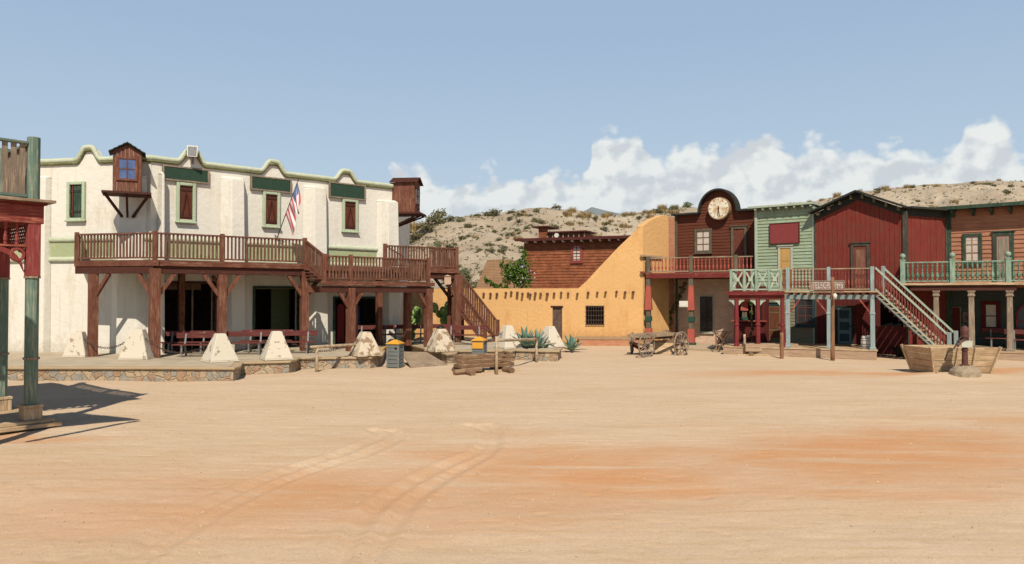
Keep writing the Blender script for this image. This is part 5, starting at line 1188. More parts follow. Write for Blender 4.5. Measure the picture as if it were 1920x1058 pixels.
cactus(828, 39.2, 2.3, 150, 'large prickly pear seen under the staircase, right of the landing post', 3, 0); cactus(842, 39.6, 1.9, 100, 'prickly pear nearest the foot of the brown staircase', 9, 0)
cactus(776, 40.0, 1.8, 130, 'prickly pear seen between the veranda posts against the ochre wall', 5, 0)
#PART4
# ================================================================ RIGHT-HAND ROW
Bk = Fr.px(1267, 42.9, 1418, 40.1); Gr = Fr.px(1417, 38.8, 1528, 36.9); Rd = Fr.px(1528, 36.85, 1700, 34.3); Rs = Fr.px(1700, 34.3, 1778, 35.5); Or = Fr.px(1778, 35.45, 1920, 33.5)
Bb = Fr.px(1216, 40.55, 1296, 39.75); Tf = Fr.px(1370, 34.3, 1637, 32.0); Lb = Fr.px(1693, 33.4, 1920, 31.4)
PZ = .40
def core(parent, F, x0, x1, y0, y1, z1, mat, name='rear_walls'):
    m = MB(F); m.box(x0, x1, y0, y1, 0, z1); m.build(name, mat, parent)
# ---- brown house with round gable and clock
bh = thing('clock_house', 'dark brown boarded house with round-topped gable above pale brick ground floor', 'house', Bk)
u, z = Bk.at(1340, 402); zE = Bk.at(1290, 402)[1]; zF = Bk.at(1340, 520)[1]; Lk = Bk.len
c1 = Bk.at(1313, 400)[0]; c2 = Bk.at(1385, 396)[0]; cc = (c1+c2)/2; rr = (c2-c1)/2; ztop = Bk.at(1349, 356)[1]
def arcz(x): 
    t = abs(x-cc)/rr
    return zE if t >= 1 else zE + (ztop-zE)*math.sqrt(1-t*t)
def spanB(z):
    if z <= zE: return (0, Lk)
    t = (z-zE)/(ztop-zE); h = rr*math.sqrt(max(0, 1-t*t)); return (cc-h, cc+h)
core(bh, Bk, 0, Lk, .06, 4, zE-.05, DKSID)
m = MB(Bk); m.prism([(cc+rr*math.cos(t), zE-.3+(ztop-zE+.3-.03)*math.sin(t)) for t in np.linspace(0, math.pi, 30)], .03, .3); m.build('gable_back', DKSID, bh)
m = MB(Bk); clap(m, spanB, zF-.1, zE, .17, .02, .03); clap(m, spanB, zE, ztop-.05, .17, .02, .03); m.build('siding', DKSID, bh)
m = MB(Bk)
pts = [(-.12, zE)] + [(cc-rr*math.cos(t), zE+(ztop-zE)*math.sin(t)) for t in np.linspace(0, math.pi, 26)] + [(Lk+.1, zE)]
for (a, b), (c, d) in zip(pts, pts[1:]): m.beam((a, -.05, b), (c, -.05, d), .52, .1, (0, 0, 1)) if abs(c-a) > abs(d-b)*.2 else m.beam((a, -.05, b), (c, -.05, d), .1, .52, (0, 1, 0))
m.build('gable_trim', BLACKT, bh); post(bh, Bk, .06, -.02, 0, zE, .14, TRIMG, 'corner_trim')
m = MB(Bk); m.box(.13, Lk, -.0, .06, .0, zF); bw_ = m.build('brick_wall', BRICK, bh)
a, z1 = Bk.at(1307, 434); b, z0 = Bk.at(1331, 470); window(bh, Bk, a, b, z0, z1, -.01, TRIMG, DOORR, CURTAIN, 2, 3, .13, .07)
a, z1 = Bk.at(1376, 430); b, _ = Bk.at(1396, 430); door(bh, Bk, a, b, zF, z1, -.01, TRIMG, DOORR, DOORR, .14, ((.05, .42), (.5, .93)))
a, z1 = Bk.at(1313, 556); b, z0 = Bk.at(1337, 622); window(bh, Bk, a, b, z0, z1, .0, CREAMT, DKBROWN, GLASS, 2, 3, .07, .05)
kx, kz = Bk.at(1352, 392); m = MB(Bk); kx += .0
m.cyl((kx, .0, kz), (kx, -.36, kz), .62, .62, 36); ck = m.build('clock', wood('clock_case', C(156, 128, 96), C(190, 160, 124), .3, 'n'), bh, smooth=False)
m = MB(Bk); m.cyl((kx, -.36, kz), (kx, -.375, kz), .57, .57, 36)
t = NT('aged_clock_face'); n_ = t.noise(t.co(rnd=False), 3, 6); g_ = t.n('ShaderNodeTexCoord')
cf = t.fin(t.mix(t.rng(n_, .45, .62), C(238, 230, 206), C(206, 168, 120)), .7, .2); m.build('clock_face', cf, ck)
m = MB(Bk)
for k in range(12):
    t_ = math.pi*k/6; e = Vector((math.sin(t_), 0, math.cos(t_))); c = Vector((kx, -.382, kz)); m.beam(c+e*.44, c+e*.53, .035 if k % 3 else .05, .012, (0, 1, 0))
m.build('hour_marks', flat('worn_numeral_brown', C(168, 130, 90), .8), ck)
m = MB(Bk); c = Vector((kx, -.395, kz)); m.cyl(c+Vector((0,.01,0)), c+Vector((0,-.01,0)), .05, n=10); e = Vector((-.12, 0, -1)).normalized(); m.beam(c-e*.1, c+e*.42, .035, .012, (0, 1, 0)); e = Vector((.16, 0, -1)).normalized(); m.beam(c-e*.1, c+e*.46, .025, .012, (0, 1, 0)); m.build('clock_hands', DKBROWN, ck)
# its balcony
fz = Bb.at(1260, 512)[1]; rh = Bb.at(1296, 483)[1] - fz; bl = thing('maroon_balcony', 'maroon railed balcony on tapered coral columns in front of the pale brick wall', 'balcony', Bb)
xe = Bb.u(1412); m = MB(Bb); m.box(-.15, xe, -.12, 3.3, fz-.06, fz); m.build('floor', MAROON, bl)
m = MB(Bb); m.box(-.1, xe, -.16, -.04, fz-.28, fz-.06); m.build('fascia_beam', OXREDX, bl)
cols = [0, Bb.len, Bb.u(1380)]
for a, b in zip(cols, cols[1:]): rail(bl, Bb, (a+.08, 0, fz), (b-.08, 0, fz), rh, MAROON, GREYWX, step=.19, bw=.1, kind='turn', rw=.1, rh=.06, bmat=CORAL)
rail(bl, Bb, (cols[2]+.08, 0, fz), (xe, 0, fz), rh, MAROON, GREYWX, step=.19, bw=.1, kind='turn', rw=.1, rh=.06, bmat=CORAL); rail(bl, Bb, (0, .1, fz), (0, 2.2, fz), rh, MAROON, GREYWX, step=.19, bw=.1, kind='turn', bmat=CORAL)
for x in cols: post(bl, Bb, x, 0, fz-.05, fz+rh+.1, .2, TRIMG, 'newel_post')
for i, x in enumerate((0, Bb.len, Bb.u(1396, -.0))):
    m = MB(Bb); s = lambda k: [(x-k, -k), (x+k, -k), (x+k, k), (x-k, k)]
    zq = lambda py: ZY(1296, py, 39.75)
    m.plan(s(.12), zq(536), fz-.28); m.build('column_neck', TRIMG, bl); m = MB(Bb); m.plan(s(.19), zq(582), zq(536), s(.125)); m.build('column', CORAL, bl, bevel=.01)
    m = MB(Bb); m.plan(s(.12), zq(617), zq(582)); m.build('column_waist', TRIMG, bl); m = MB(Bb); m.plan(s(.17), zq(603), zq(594)); m.build('column_collar', DARKGR, bl)
    m = MB(Bb); m.plan(s(.18), zq(643), zq(617), s(.175)); m.build('column_foot', CORAL, bl, bevel=.01); m = MB(Bb); m.plan(s(.23), 0, zq(643)); m.build('column_base', DARKGR, bl)
F = Fr(tuple(Bb.w(Bb.len-.32, -.28))[:2], (math.cos(Bb.ang), math.sin(Bb.ang)), ZY(1287, 576, 39.3)); m = MB(F); m.box(-.27, .18, 0, .04, 0, .32); m.box(-.23, .14, -.012, 0, .04, .28)
tag(m.build('notice_board', WHITEP, at=F), 'small white notice fixed beside the middle coral column', 'notice')
# paving slab of the brick house
m = MB(); q = [AT(1205, 39.2), AT(1362, 35.6), AT(1362, 40), AT(1205, 44.5)]; m.plan([xy(v) for v in q], -.05, .10); tag(m.build('pavement', plaster('dusty_pavement', C(190, 166, 136), C(214, 190, 156), 5, .4)), kind='structure')
# ---- green house
gh = thing('green_house', 'pale green clapboard house with corbelled cornice and cream lower storey', 'house', Gr); zE = Gr.at(1470, 388)[1]; zM = 2.95
core(gh, Gr, 0, Gr.len, .05, 4, zE-.1, PGREEN)
m = MB(Gr); clap(m, lambda z: (.0, Gr.len), zM, zE, .165, 0, .04); m.build('siding', PGREEN, gh); m = MB(Gr); clap(m, lambda z: (0, Gr.len), .3, zM, .16, 0, .03); m.build('lower_siding', CRLOW, gh)
post(gh, Gr, .05, -.0, .3, zE, .14, PGREENZ, 'corner_trim'); post(gh, Gr, Gr.len-.05, -.0, .3, zE, .1, PGREENZ, 'corner_trim')
m = MB(Gr); m.box(-.25, Gr.len+.05, -.38, 4, zE, zE+.1); m.build('cornice', PGREENZ, gh)
for k in range(8):
    x = .12 + (Gr.len-.2)*k/7; m = MB(Gr); m.hull8([(x-.05,-.34,zE-.1),(x+.05,-.34,zE-.1),(x+.05,-.02,zE-.22),(x-.05,-.02,zE-.22),(x-.05,-.34,zE),(x+.05,-.34,zE),(x+.05,-.02,zE),(x-.05,-.02,zE)]); m.build('corbel', PGREENZ, gh)
a, z1 = Gr.at(1463, 466); b, _ = Gr.at(1483, 466); door(gh, Gr, a, b, zM, z1, -.02, CREAMT, OAK, OAK, .1, ((.04, .3), (.34, .66), (.7, .97)), .06)
a, z1 = Gr.at(1440, 573); b, _ = Gr.at(1466, 573); door(gh, Gr, a, b, PZ, z1, -.02, TEALT, wood('olive_door', C(134, 122, 88), None, 0, 'z'), wood('brown_door_panel', C(120, 72, 50), None, 0, 'z'), .12, ((.08, .3), (.34, .8), (.84, .96)), .06)
a, z1 = Gr.at(1497, 562); b, z0 = Gr.at(1524, 608); window(gh, Gr, a, b, z0, z1, -.02, TEALT, DOORR, GLASS, 2, 3, .12, .06)
a, z1 = Gr.at(1444, 420); b, z0 = Gr.at(1500, 456); w = Gr.w(a, -.1); F = Fr((w.x, w.y), (math.cos(Gr.ang), math.sin(Gr.ang)), z0); s = thing('signboard', 'blank dusty-red signboard on the pale green clapboard wall', 'sign', F); m = MB(F); L, h = b-a, z1-z0
m.box(.03, L-.03, .0, .05, .03, h-.03); m.build('board', REDB, s); m = MB(F); m.box(0, L, -.02, .07, -.01, .03); m.box(0, L, -.02, .07, h-.03, h+.01); m.box(0, .03, -.02, .07, .03, h-.03); m.box(L-.03, L, -.02, .07, .03, h-.03); m.build('frame', DKBROWN, s)
# ---- red barn
rb = thing('red_barn', 'tall barn-red boarded building with dark trimmed gable and blue panelled lower door', 'barn', Rd); L = Rd.len
pe = [Rd.at(1528, 402), Rd.at(1609, 362), Rd.at(1700, 392)]
pe = [(0, pe[0][1]), pe[1], (L, pe[2][1])]
def gz_(x): return float(np.interp(x, [p[0] for p in pe], [p[1] for p in pe]))
m = MB(Rd); m.prism([(0, 0)] + pe + [(L, 0)], .03, 4.0); m.build('rear_walls', BARNRED, rb)
a, zd1 = Rd.at(1600, 462); b, _ = Rd.at(1627, 462); m = MB(Rd); vboards(m, 0, L, zM, lambda x: gz_(x)-.25, .21, .0, .03); m.build('board_cladding', BARNRED, rb)
ox0, oz1 = Rd.at(1650, 566); ox1, oz0 = Rd.at(1697, 613)
m = MB(Rd); vboards(m, 0, L, .3, lambda x: zM, .21, .0, .03, holes=[(ox0, ox1, oz0, oz1)]); m.build('lower_cladding', BARNDARK, rb); m = MB(Rd); m.box(ox0, ox1, -.01, .05, oz0, oz1); m.build('painted_dark_opening', BLACKI, rb)  # black panel set on the wall, painted as a shaded opening
m = MB(Rd)
for (xa, za), (xb, zb) in zip(pe, pe[1:]): m.beam((xa-(.15 if xa == 0 else 0), -.22, za+.05), (xb+(.1 if xb == L else 0), -.22, zb+.05), .6, .09)
m.build('roof_verge', BLACKT, rb); m = MB(Rd)
for (xa, za), (xb, zb) in zip(pe, pe[1:]): m.hull8([(xa,-.06,za-.34),(xb,-.06,zb-.34),(xb,-.02,zb-.34),(xa,-.02,za-.34),(xa,-.06,za),(xb,-.06,zb),(xb,-.02,zb),(xa,-.02,za)])
m.build('gable_board', BLACKT, rb)
for (xa, za), (xb, zb) in zip(pe, pe[1:]):
    for k in range(4):
        t = (k+.5)/4; x = xa+(xb-xa)*t; z = za+(zb-za)*t; m = MB(Rd); m.box(x-.05, x+.05, -.36, -.06, z-.2, z-.02); m.build('corbel', TRIMG, rb)
door(rb, Rd, a+.03, b-.03, zM, zd1, -.035, BLACKTZ, DOORR, wood('worn_brown_door_panel', C(136, 92, 72), C(160, 124, 100), .3, 'z'), .13, ((.06, .28), (.36, .92)), .07)
a, z1 = Rd.at(1571, 577); b, _ = Rd.at(1597, 577); door(rb, Rd, a, b, PZ, z1, -.035, BLACKT, BLUEPAN, TEALT, .1, ((.07, .28), (.38, .60), (.70, .93)), .06, False)
post(rb, Rd, .04, -.0, .3, pe[0][1]-.2, .1, BLACKTZ, 'corner_trim')
x, _ = Rd.at(1705, 400); m = MB(Rd); m.box(L-.12, L+.08, -.12, .1, 0, pe[2][1]-.1); m.build('corner_trim', BLACKTZ, rb)
Zs = pe[2][1]; m = MB(Rs); vboards(m, .1, Rs.len, .3, lambda x: Zs-.28, .21, 0, .03); m.build('side_cladding', BARNRED, rb); m = MB(Rs); m.box(.0, Rs.len+.1, .03, 3, 0, Zs-.1); m.build('side_core', BARNRED, rb)
m = MB(Rs); m.box(-.1, Rs.len+.1, -.4, 3, Zs, Zs+.09); m.build('side_eaves', BLACKT, rb); m = MB(Rs); m.box(.0, Rs.len, -.06, -.0, Zs-.3, Zs); m.build('gable_board', BLACKT, rb); m = MB(Rs); m.box(Rs.len-.22, Rs.len-.02, -.07, .02, .3, Zs-.3); m.build('corner_trim', BLACKTZ, rb)
# low red boarded wall under the stairs
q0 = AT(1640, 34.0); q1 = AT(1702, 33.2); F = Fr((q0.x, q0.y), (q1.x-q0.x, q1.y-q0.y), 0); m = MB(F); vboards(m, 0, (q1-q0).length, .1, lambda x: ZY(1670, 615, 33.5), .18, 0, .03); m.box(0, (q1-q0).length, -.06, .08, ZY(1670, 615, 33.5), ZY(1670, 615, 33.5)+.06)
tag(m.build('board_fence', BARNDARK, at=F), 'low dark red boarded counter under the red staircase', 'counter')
# ---- orange boarded house
oh = thing('orange_house', 'orange-brown clapboard house with dark green eaves, right end of the row', 'house', Or); L = 7.5; zE = Or.at(1850, 390)[1]; zW = Lb.at(1850, 530)[1]
core(oh, Or, 0, L, .05, 4, zE, ORSID)
m = MB(Or); clap(m, lambda z: (0, L), zW-.2, zE, .2, 0, .045); m.build('siding', ORSID, oh); m = MB(Or); clap(m, lambda z: (-.2, L), .3, zW-.2, .18, 0, .03); m.build('lower_siding', wood('dark_slate_green_siding', C(78, 88, 82), C(60, 66, 62), .2, 'x'), oh)
m = MB(Or); m.box(-.1, .16, -.09, .05, .3, zE); m.build('corner_trim', DGREEN, oh)
m = MB(Or); m.box(-.3, L, -.62, 4, zE, zE+.1); m.box(-.32, L, -.68, -.6, zE-.03, zE+.13); m.build('eaves', DGREEN, oh)
for px in (1788, 1826, 1861, 1896, 1931, 1966):
    x = Or.u(px, -.3); m = MB(Or); m.prism([(x-.05, zE), (x+.05, zE), (x+.05, zE-.3), (x-.05, zE-.3)], -.12, -.0); m.hull8([(x-.045,-.55,zE-.2),(x+.045,-.55,zE-.2),(x+.045,-.1,zE-.36),(x-.045,-.1,zE-.36),(x-.045,-.58,zE-.08),(x+.045,-.58,zE-.08),(x+.045,-.1,zE-.05),(x-.045,-.1,zE-.05)]); m.build('bracket', DGREEN, oh)
a, z1 = Or.at(1811, 444); b, z0 = Or.at(1836, 489); window(oh, Or, a, b, z0, z1, -.03, DGREEN, wood('pinkish_sash', C(170, 130, 106), None, 0, 'z'), CURTAIN, 2, 3, .13, .07)
a, z1 = Or.at(1869, 442); b, _ = Or.at(1894, 442); door(oh, Or, a, b, zW, z1, -.03, DGREEN, PINKW, wood('grey_door_panel', C(160, 146, 126), C(120, 120, 104), .3, 'z'), .15, ((.05, .35), (.42, .93)), .07)
a, z1 = Or.at(1848, 571); b, z0 = Or.at(1869, 614); window(oh, Or, a, b, z0, z1, -.02, wood('dark_red_frame', C(96, 36, 34), None, 0, 'z'), DKBROWN, CURTAIN, 1, 2, .16, .05)
a, z1 = Or.at(1783, 577); b, _ = Or.at(1800, 577); door(oh, Or, a, b, PZ, z1, -.02, GREYW, BARNDARK, BARNDARK, .04, ((.1, .9),), .05, False)
a, z1 = Or.at(1806, 586); b, z0 = Or.at(1828, 604); w = Or.w(a, -.07); F = Fr((w.x, w.y), (math.cos(Or.ang), math.sin(Or.ang)), z0); s = thing('picture', 'small framed picture on the dark wall left of the curtained lower window', 'picture', F)
m = MB(F); W_, h = b-a, z1-z0; m.box(.03, W_-.03, .01, .03, .03, h-.03); m.build('print', patchy('faded_print', C(120, 104, 90), C(70, 64, 60), 6, .5), s); m = MB(F); m.box(0, W_, 0, .04, 0, .03); m.box(0, W_, 0, .04, h-.03, h); m.box(0, .03, 0, .04, .03, h-.03); m.box(W_-.03, W_, 0, .04, .03, h-.03); m.build('frame', GREYW, s)
a, z1 = Or.at(1907, 568); w = Or.w(a, -.1); F = Fr((w.x, w.y), (math.cos(Or.ang), math.sin(Or.ang)), PZ+.5); s = thing('arched_board', 'red arched frame with dark round panel against the dark wall, right edge', 'board', F); hh = z1-PZ-.5
m = MB(F); N = 14; arc = [(.6-.6*math.cos(t), hh-.6+.6*math.sin(t)) for t in np.linspace(0, math.pi, N)]
P_ = [(0, 0)] + arc + [(1.2, 0)]
for (xa, za), (xb, zb) in zip(P_, P_[1:]): m.beam((xa, 0, za), (xb, 0, zb), .06, .08, (0, 1, 0))
m.box(0, 1.2, -.03, .03, -.0, .08); m.box(.04, 1.16, -.02, .02, hh*.42, hh*.46); m.build('frame', REDW, s); m = MB(F); m.prism([(.04, .0)] + [(.6-.56*math.cos(t), hh-.6+.56*math.sin(t)) for t in np.linspace(0, math.pi, N)] + [(1.16, 0)], .02, .05); m.build('panel', flat('pale_grey_panel', C(96, 104, 104), .7), s)
m = MB(F)
for z in (hh*.72, hh*.22): m.cyl((.6, .02, z), (.6, -.02, z), .3 if z > hh*.5 else .2, n=20)
m.build('disc', DARKGR, s)
# ---- boardwalks
def boardwalk(F, x0, x1, y0, y1, z, label, extra=None):
    t = thing('boardwalk', label, 'boardwalk', F); m = MB(F); n = int((y1-y0)/.2)
    for k in range(n): m.box(x0, x1, y0+(y1-y0)*k/n+.004, y0+(y1-y0)*(k+1)/n-.004, z-.05, z)
    m.build('deck_boards', TANW, t); m = MB(F); m.box(x0+.04, x1-.04, y0+.03, y0+.1, -.05, z-.05); m.box(x0+.04, x0+.1, y0+.1, y1, -.05, z-.05); m.box(x1-.1, x1-.04, y0+.1, y1, -.05, z-.05); m.build('skirting_board', MATS['pinkish_plank'], t); return t
boardwalk(Tf, -.35, Tf.len+.15, -.3, 3.4, PZ, 'raised plank boardwalk under the red and blue posted porches'); boardwalk(Lb, .9, 9, -.5, 2.6, .36, 'raised plank boardwalk under the pale green balcony')
# ---- red-posted porch and its X-braced rail
zf = Tf.at(1500, 546)[1]; rh = Tf.at(1500, 505)[1]-zf; xm = Tf.u(1471)
rp = thing('red_porch', 'porch with thin red posts under a pale green cross-braced balcony rail', 'porch', Tf)
m = MB(Tf); m.box(-.2, xm, -.14, 2.6, zf-.1, zf); m.build('floor', OXREDX, rp); m = MB(Tf); m.box(-.12, xm, -.2, -.06, zf-.18, zf-.1); m.box(-.08, xm, -.08, .02, zf-.36, zf-.18); m.build('fascia_beam', OXREDX, rp)
for px in (1381, 1421, 1467):
    x = Tf.u(px); m = MB(Tf); m.lathe(x, 0, [(.13,PZ),(.13,PZ+.12),(.1,PZ+.14),(.1,PZ+.95),(.13,PZ+.97),(.13,PZ+1.0),(.095,PZ+1.03),(.085,zf-.36)], 8, math.pi/8); m.build('post', OXRED, rp)
    for s in (-1, 1): m = MB(Tf); m.prism([(x+s*.1, zf-.36), (x+s*.34, zf-.36), (x+s*.34, zf-.44), (x+s*.22, zf-.5), (x+s*.1, zf-.66)], -.03, .03); m.build('scroll_bracket', PGREENZ, rp)
xp = [Tf.u(p) for p in (1371, 1396, 1418, 1442, 1464)]
for a, b in zip(xp, xp[1:]): rail(rp, Tf, (a+.04, 0, zf), (b-.04, 0, zf), rh, PGREENZ, PGREENZ, step=b-a, bw=.07, kind='x', rw=.1, rh=.06)
for x in xp: post(rp, Tf, x, 0, zf-.02, zf+rh+.04, .12, LGREEN, 'newel_post')
rail(rp, Tf, (xp[0], .1, zf), (xp[0], 2.2, zf), rh, PGREENZ, PGREENZ, step=.7, bw=.06, kind='x'); post(rp, Tf, xp[1]+.12, 2.3, zf-.02, zf+rh+.04, .12, LGREEN, 'newel_post')
# ---- telegraph porch
tp_ = thing('blue_porch', 'balcony with turned maroon balusters on pale blue posts before the red barn', 'porch', Tf); xr = Tf.len
m = MB(Tf); m.box(xm+.01, xr+.2, -.12, 3.2, zf-.06, zf); m.build('floor', TANW, tp_); m = MB(Tf); m.box(xm+.03, xr+.05, -.06, .05, zf-.36, zf-.17); m.build('fascia_beam', BLUEWX, tp_)
for k in range(12): x = xm+.2+(xr-xm-.3)*k/11; m = MB(Tf); m.box(x-.05, x+.05, -.22, 2.8, zf-.17, zf-.06); m.build('joist', DKBROWN, tp_)
tps = [Tf.u(1477), Tf.u(1554), xr-.03]
for x in tps:
    m = MB(Tf); m.lathe(x, 0, [(.17,PZ),(.17,PZ+.1),(.13,PZ+.12),(.13,zf-1.02),(.16,zf-1.0),(.16,zf-.95),(.125,zf-.93),(.115,zf-.36)], 4, math.pi/4); m.build('post', BLUEW, tp_, bevel=.008); post(tp_, Tf, x, 0, zf-.02, zf+rh+.08, .15, BLUEW, 'newel_post')
for x, s in ((tps[0], 1), (tps[1], -1), (tps[2], -1)): m = MB(Tf); m.beam((x+s*.08, 0, zf-.95), (x+s*.5, 0, zf-.36), .06, .1, (0, 1, 0)); m.build('knee_brace', REDWX, tp_)
for a, b in ((xp[-1], tps[0]), (tps[0], tps[1]), (tps[1], tps[2])): rail(tp_, Tf, (a+.08, 0, zf), (b-.08, 0, zf), rh, MAROON, GREYWX, step=.135, bw=.105, kind='turn', rw=.09, rh=.05)
# TELEGRAPHS sign hung on the rail
a = Tf.u(1519, -.14); b = Tf.u(1584, -.14); z0 = Tf.at(1550, 544, -.14)[1]; z1 = Tf.at(1550, 526, -.14)[1]; w = Tf.w(a, -.16); F = Fr((w.x, w.y), (math.cos(Tf.ang), math.sin(Tf.ang)), z0); sg = thing('lettered_sign', 'weathered lettered signboard reading TELEGRAPHS hung on the maroon balcony rail', 'sign', F); W_, h = b-a, z1-z0
m = MB(F); m.box(.03, W_-.03, .0, .04, .03, h-.03); m.build('board', flat('faded_sign_ground', C(156, 124, 112), .8, .1, 0, .2), sg); m = MB(F); m.box(0, W_, -.02, .05, 0, .03); m.box(0, W_, -.02, .05, h-.03, h); m.box(0, .03, -.02, .05, .03, h-.03); m.box(W_-.03, W_, -.02, .05, .03, h-.03); m.build('frame', GREYW, sg)
cu = bpy.data.curves.new('lettering', 'FONT'); cu.body = 'TELEGRAPHS'; cu.size = 1; cu.extrude = .01; cu.offset = .012; cu.resolution_u = 3; to = bpy.data.objects.new('tmp', cu); me = bpy.data.meshes.new_from_object(to)
xs_ = [v.co.x for v in me.vertices]; ys_ = [v.co.y for v in me.vertices]; kx_, ky_ = (W_-.14)/(max(xs_)-min(xs_)), (h-.12)/(max(ys_)-min(ys_))
for v in me.vertices: v.co = ((v.co.x-min(xs_))*kx_+.07, -.008-v.co.z*.6, (v.co.y-min(ys_))*ky_+.06)
bpy.data.objects.remove(to); me.materials.clear(); me.materials.append(wood('worn_letter_paint', C(196, 194, 180), C(160, 130, 118), .25, 'n')); lo = bpy.data.objects.new('lettering', me); COL.objects.link(lo); lo.parent = sg
# white barrel
x = Tf.u(1626); w = Tf.w(x, .5); F = Fr((w.x, w.y), (1, 0), PZ); t = thing('barrel', 'small white painted barrel on the boardwalk beside the right blue post', 'barrel', F); m = MB(F); m.lathe(0, 0, [(.2,0),(.235,.12),(.25,.28),(.235,.44),(.2,.56),(.17,.56),(.17,.53),(.0,.53)], 16); m.build('staves', WHITEP, t, smooth=False); m = MB(F)
for z, r in ((.1, .238), (.2, .25), (.36, .25), (.46, .238)): m.lathe(0, 0, [(r+.002, z-.012),(r+.006, z),(r+.002, z+.012)], 16)
m.build('hoops', GREYM, t)
# ---- red staircase
T0 = Tf.w(xr+.05, .15); Fq = Fr((T0.x, T0.y), (.78, -.625)); rs = thing('red_staircase', 'steep staircase with pale handrails, maroon balusters and pale blue stringers', 'stairs', Fq); run, wid, n = 2.75, 1.7, 15; zT, zB = zf, .02
for yy in (0, wid): m = MB(Fq); m.beam((0, yy, zT-.12), (run, yy, zB+.02), .06, .2, (0, 1, 0)); m.build('stringer', BLUEWX, rs)
for k in range(n):
    t = (k+.7)/n; z = zT+(zB-zT)*(k+1)/(n+.5); m = MB(Fq); m.box(run*t-.12, run*t+.12, -.07, wid+.07, z-.02, z+.02); m.build('tread', TANW, rs); m = MB(Fq); m.box(run*t-.11, run*t-.08, .04, wid-.04, z-.17, z-.02); m.build('riser', wood('brown_riser', C(124, 78, 56), C(160, 120, 84), .4, 'x'), rs)
for yy in (0, wid):
    rail(rs, Fq, (.05, yy, zT), (run, yy, zB+.1), 1.0, MAROON, PGREENZ, step=.155, bw=.08, kind='turn', rw=.1, rh=.07, bmat=MAROON)
    post(rs, Fq, run+.05, yy, 0, zB+1.2, .15, BLUEW, 'newel_post')
    if yy: post(rs, Fq, 0, yy, zT-.3, zT+1.12, .15, BLUEW, 'newel_post')
# ---- pale green balcony
fz = Lb.at(1850, 530)[1]; rh = Lb.at(1850, 490)[1]-fz; gb = thing('pale_green_balcony', 'balcony with worn pale green balusters and ball-topped posts on plain wooden pillars', 'balcony', Lb); xe = 8.5
m = MB(Lb); m.box(-.1, xe, -.12, 3.0, fz-.1, fz); m.build('floor', TANW, gb); m = MB(Lb); m.box(.3, Lb.u(1906), -.02, .1, fz-.34, fz-.1); m.build('fascia_beam', DKBROWN, gb)
np_ = [0, Lb.u(1786), Lb.u(1891), Lb.u(1891)*2-Lb.u(1786)]
for x in np_:
    m = MB(Lb); m.box(x-.1, x+.1, -.1, .1, fz, fz+rh+.08); m.box(x-.12, x+.12, -.12, .12, fz+rh+.08, fz+rh+.13); m.build('newel_post', LGREEN, gb, bevel=.01); m = MB(Lb); z = fz+rh+.13; m.lathe(x, 0, [(.05,z),(.045,z+.04),(.1,z+.09),(.125,z+.16),(.1,z+.23),(.04,z+.27),(.01,z+.28)], 12); m.build('finial', LGREEN, gb, smooth=True)
for a, b in zip(np_, np_[1:]): rail(gb, Lb, (a+.1, 0, fz), (b-.1, 0, fz), rh, BALG, LGREEN, step=.19, bw=.15, kind='turn', rw=.1, rh=.05, bmat=BALG)
rail(gb, Lb, (0, .1, fz), (0, 1.2, fz), rh, BALG, LGREEN, step=.19, bw=.15, kind='turn', bmat=BALG)
for px in (1755, 1821, 1893, 1975):
    x = Lb.u(px); m = MB(Lb); m.lathe(x, .05, [(.24,.36),(.24,.44),(.17,.46),(.15,fz-.95),(.14,fz-.62),(.2,fz-.58),(.2,fz-.52),(.15,fz-.48),(.2,fz-.4),(.22,fz-.34)], 4, math.pi/4); m.build('pillar', GREYW, gb, bevel=.01)
p = AT(1890, 33.2); bench(p.x, p.y, -30, 2.0, 'dark red bench in the shade under the pale green balcony', .36, BENCHW, 'benches on the far boardwalk')
p = AT(1925, 32.0); bench(p.x, p.y, -30, 1.6, 'bench seat cut by the right edge of the picture', .36, BENCHW, 'benches on the far boardwalk')
# things under the brick porch
def vine(px, Y, pts, n, label, seed):
    p = AT(px, Y); F = Fr((p.x, p.y), (1, 0)); t = thing('climbing_vine', label, 'vine', F); rn_ = random.Random(seed); m = MB(F); s = MB(F)
    for a, b, w in pts:
        for k in range(8): c = Vector(a).lerp(Vector(b), k/7); leaf_cloud(m, c, (w, .15, .25), n, .11, rn_, 5, 0, .55, .2)
        s.tube([a, b], .025, 6)
    m.build('foliage', LF_VINE, t); s.build('stems', DARKTAN, t)
vine(1262, 42.6, [((-.3,-.2,.1),(-.25,-.2,1.6),.2), ((-.25,-.2,1.5),(-.6,-.2,3.0),.25), ((-.2,-.2,1.5),(.55,-.3,3.3),.22)], 42, 'climbing vine forking up the shaded brick wall beside the ochre wall', 3)
vine(1408, 37.4, [((0,-.1,.4),(0,-.1,2.9),.16), ((0,-.1,2.4),(-.3,-.1,2.9),.2)], 34, 'climbing vine hanging between the first two thin red posts', 4)
# trestle with round table against red porch
p = AT(1356, 35.6); F = Fr((p.x, p.y), (1, 0)); t = thing('trestle', 'rusty cross-legged trestle standing left of the first red post', 'trestle', F); m = MB(F)
for y in (0, .5): m = MB(F); m.beam((-.3, y, .1), (.3, y, .95), .05, .05, (0,1,0)); m.beam((.3, y, .1), (-.3, y, .95), .05, .05, (0,1,0)); m.build('crossed_legs', DARKTAN, t)
m = MB(F); m.beam((-.35, 0, .1), (-.35, 0, .98), .05, .05); m.build('leg', DARKTAN, t); m = MB(F); m.box(-.4, .4, -.05, .55, .95, 1.0); m.build('top', GREYWX, t); m = MB(F); m.cyl((.0, -.04, .55), (.0, .0, .55), .1, n=14); m.build('hub', IRON, t)
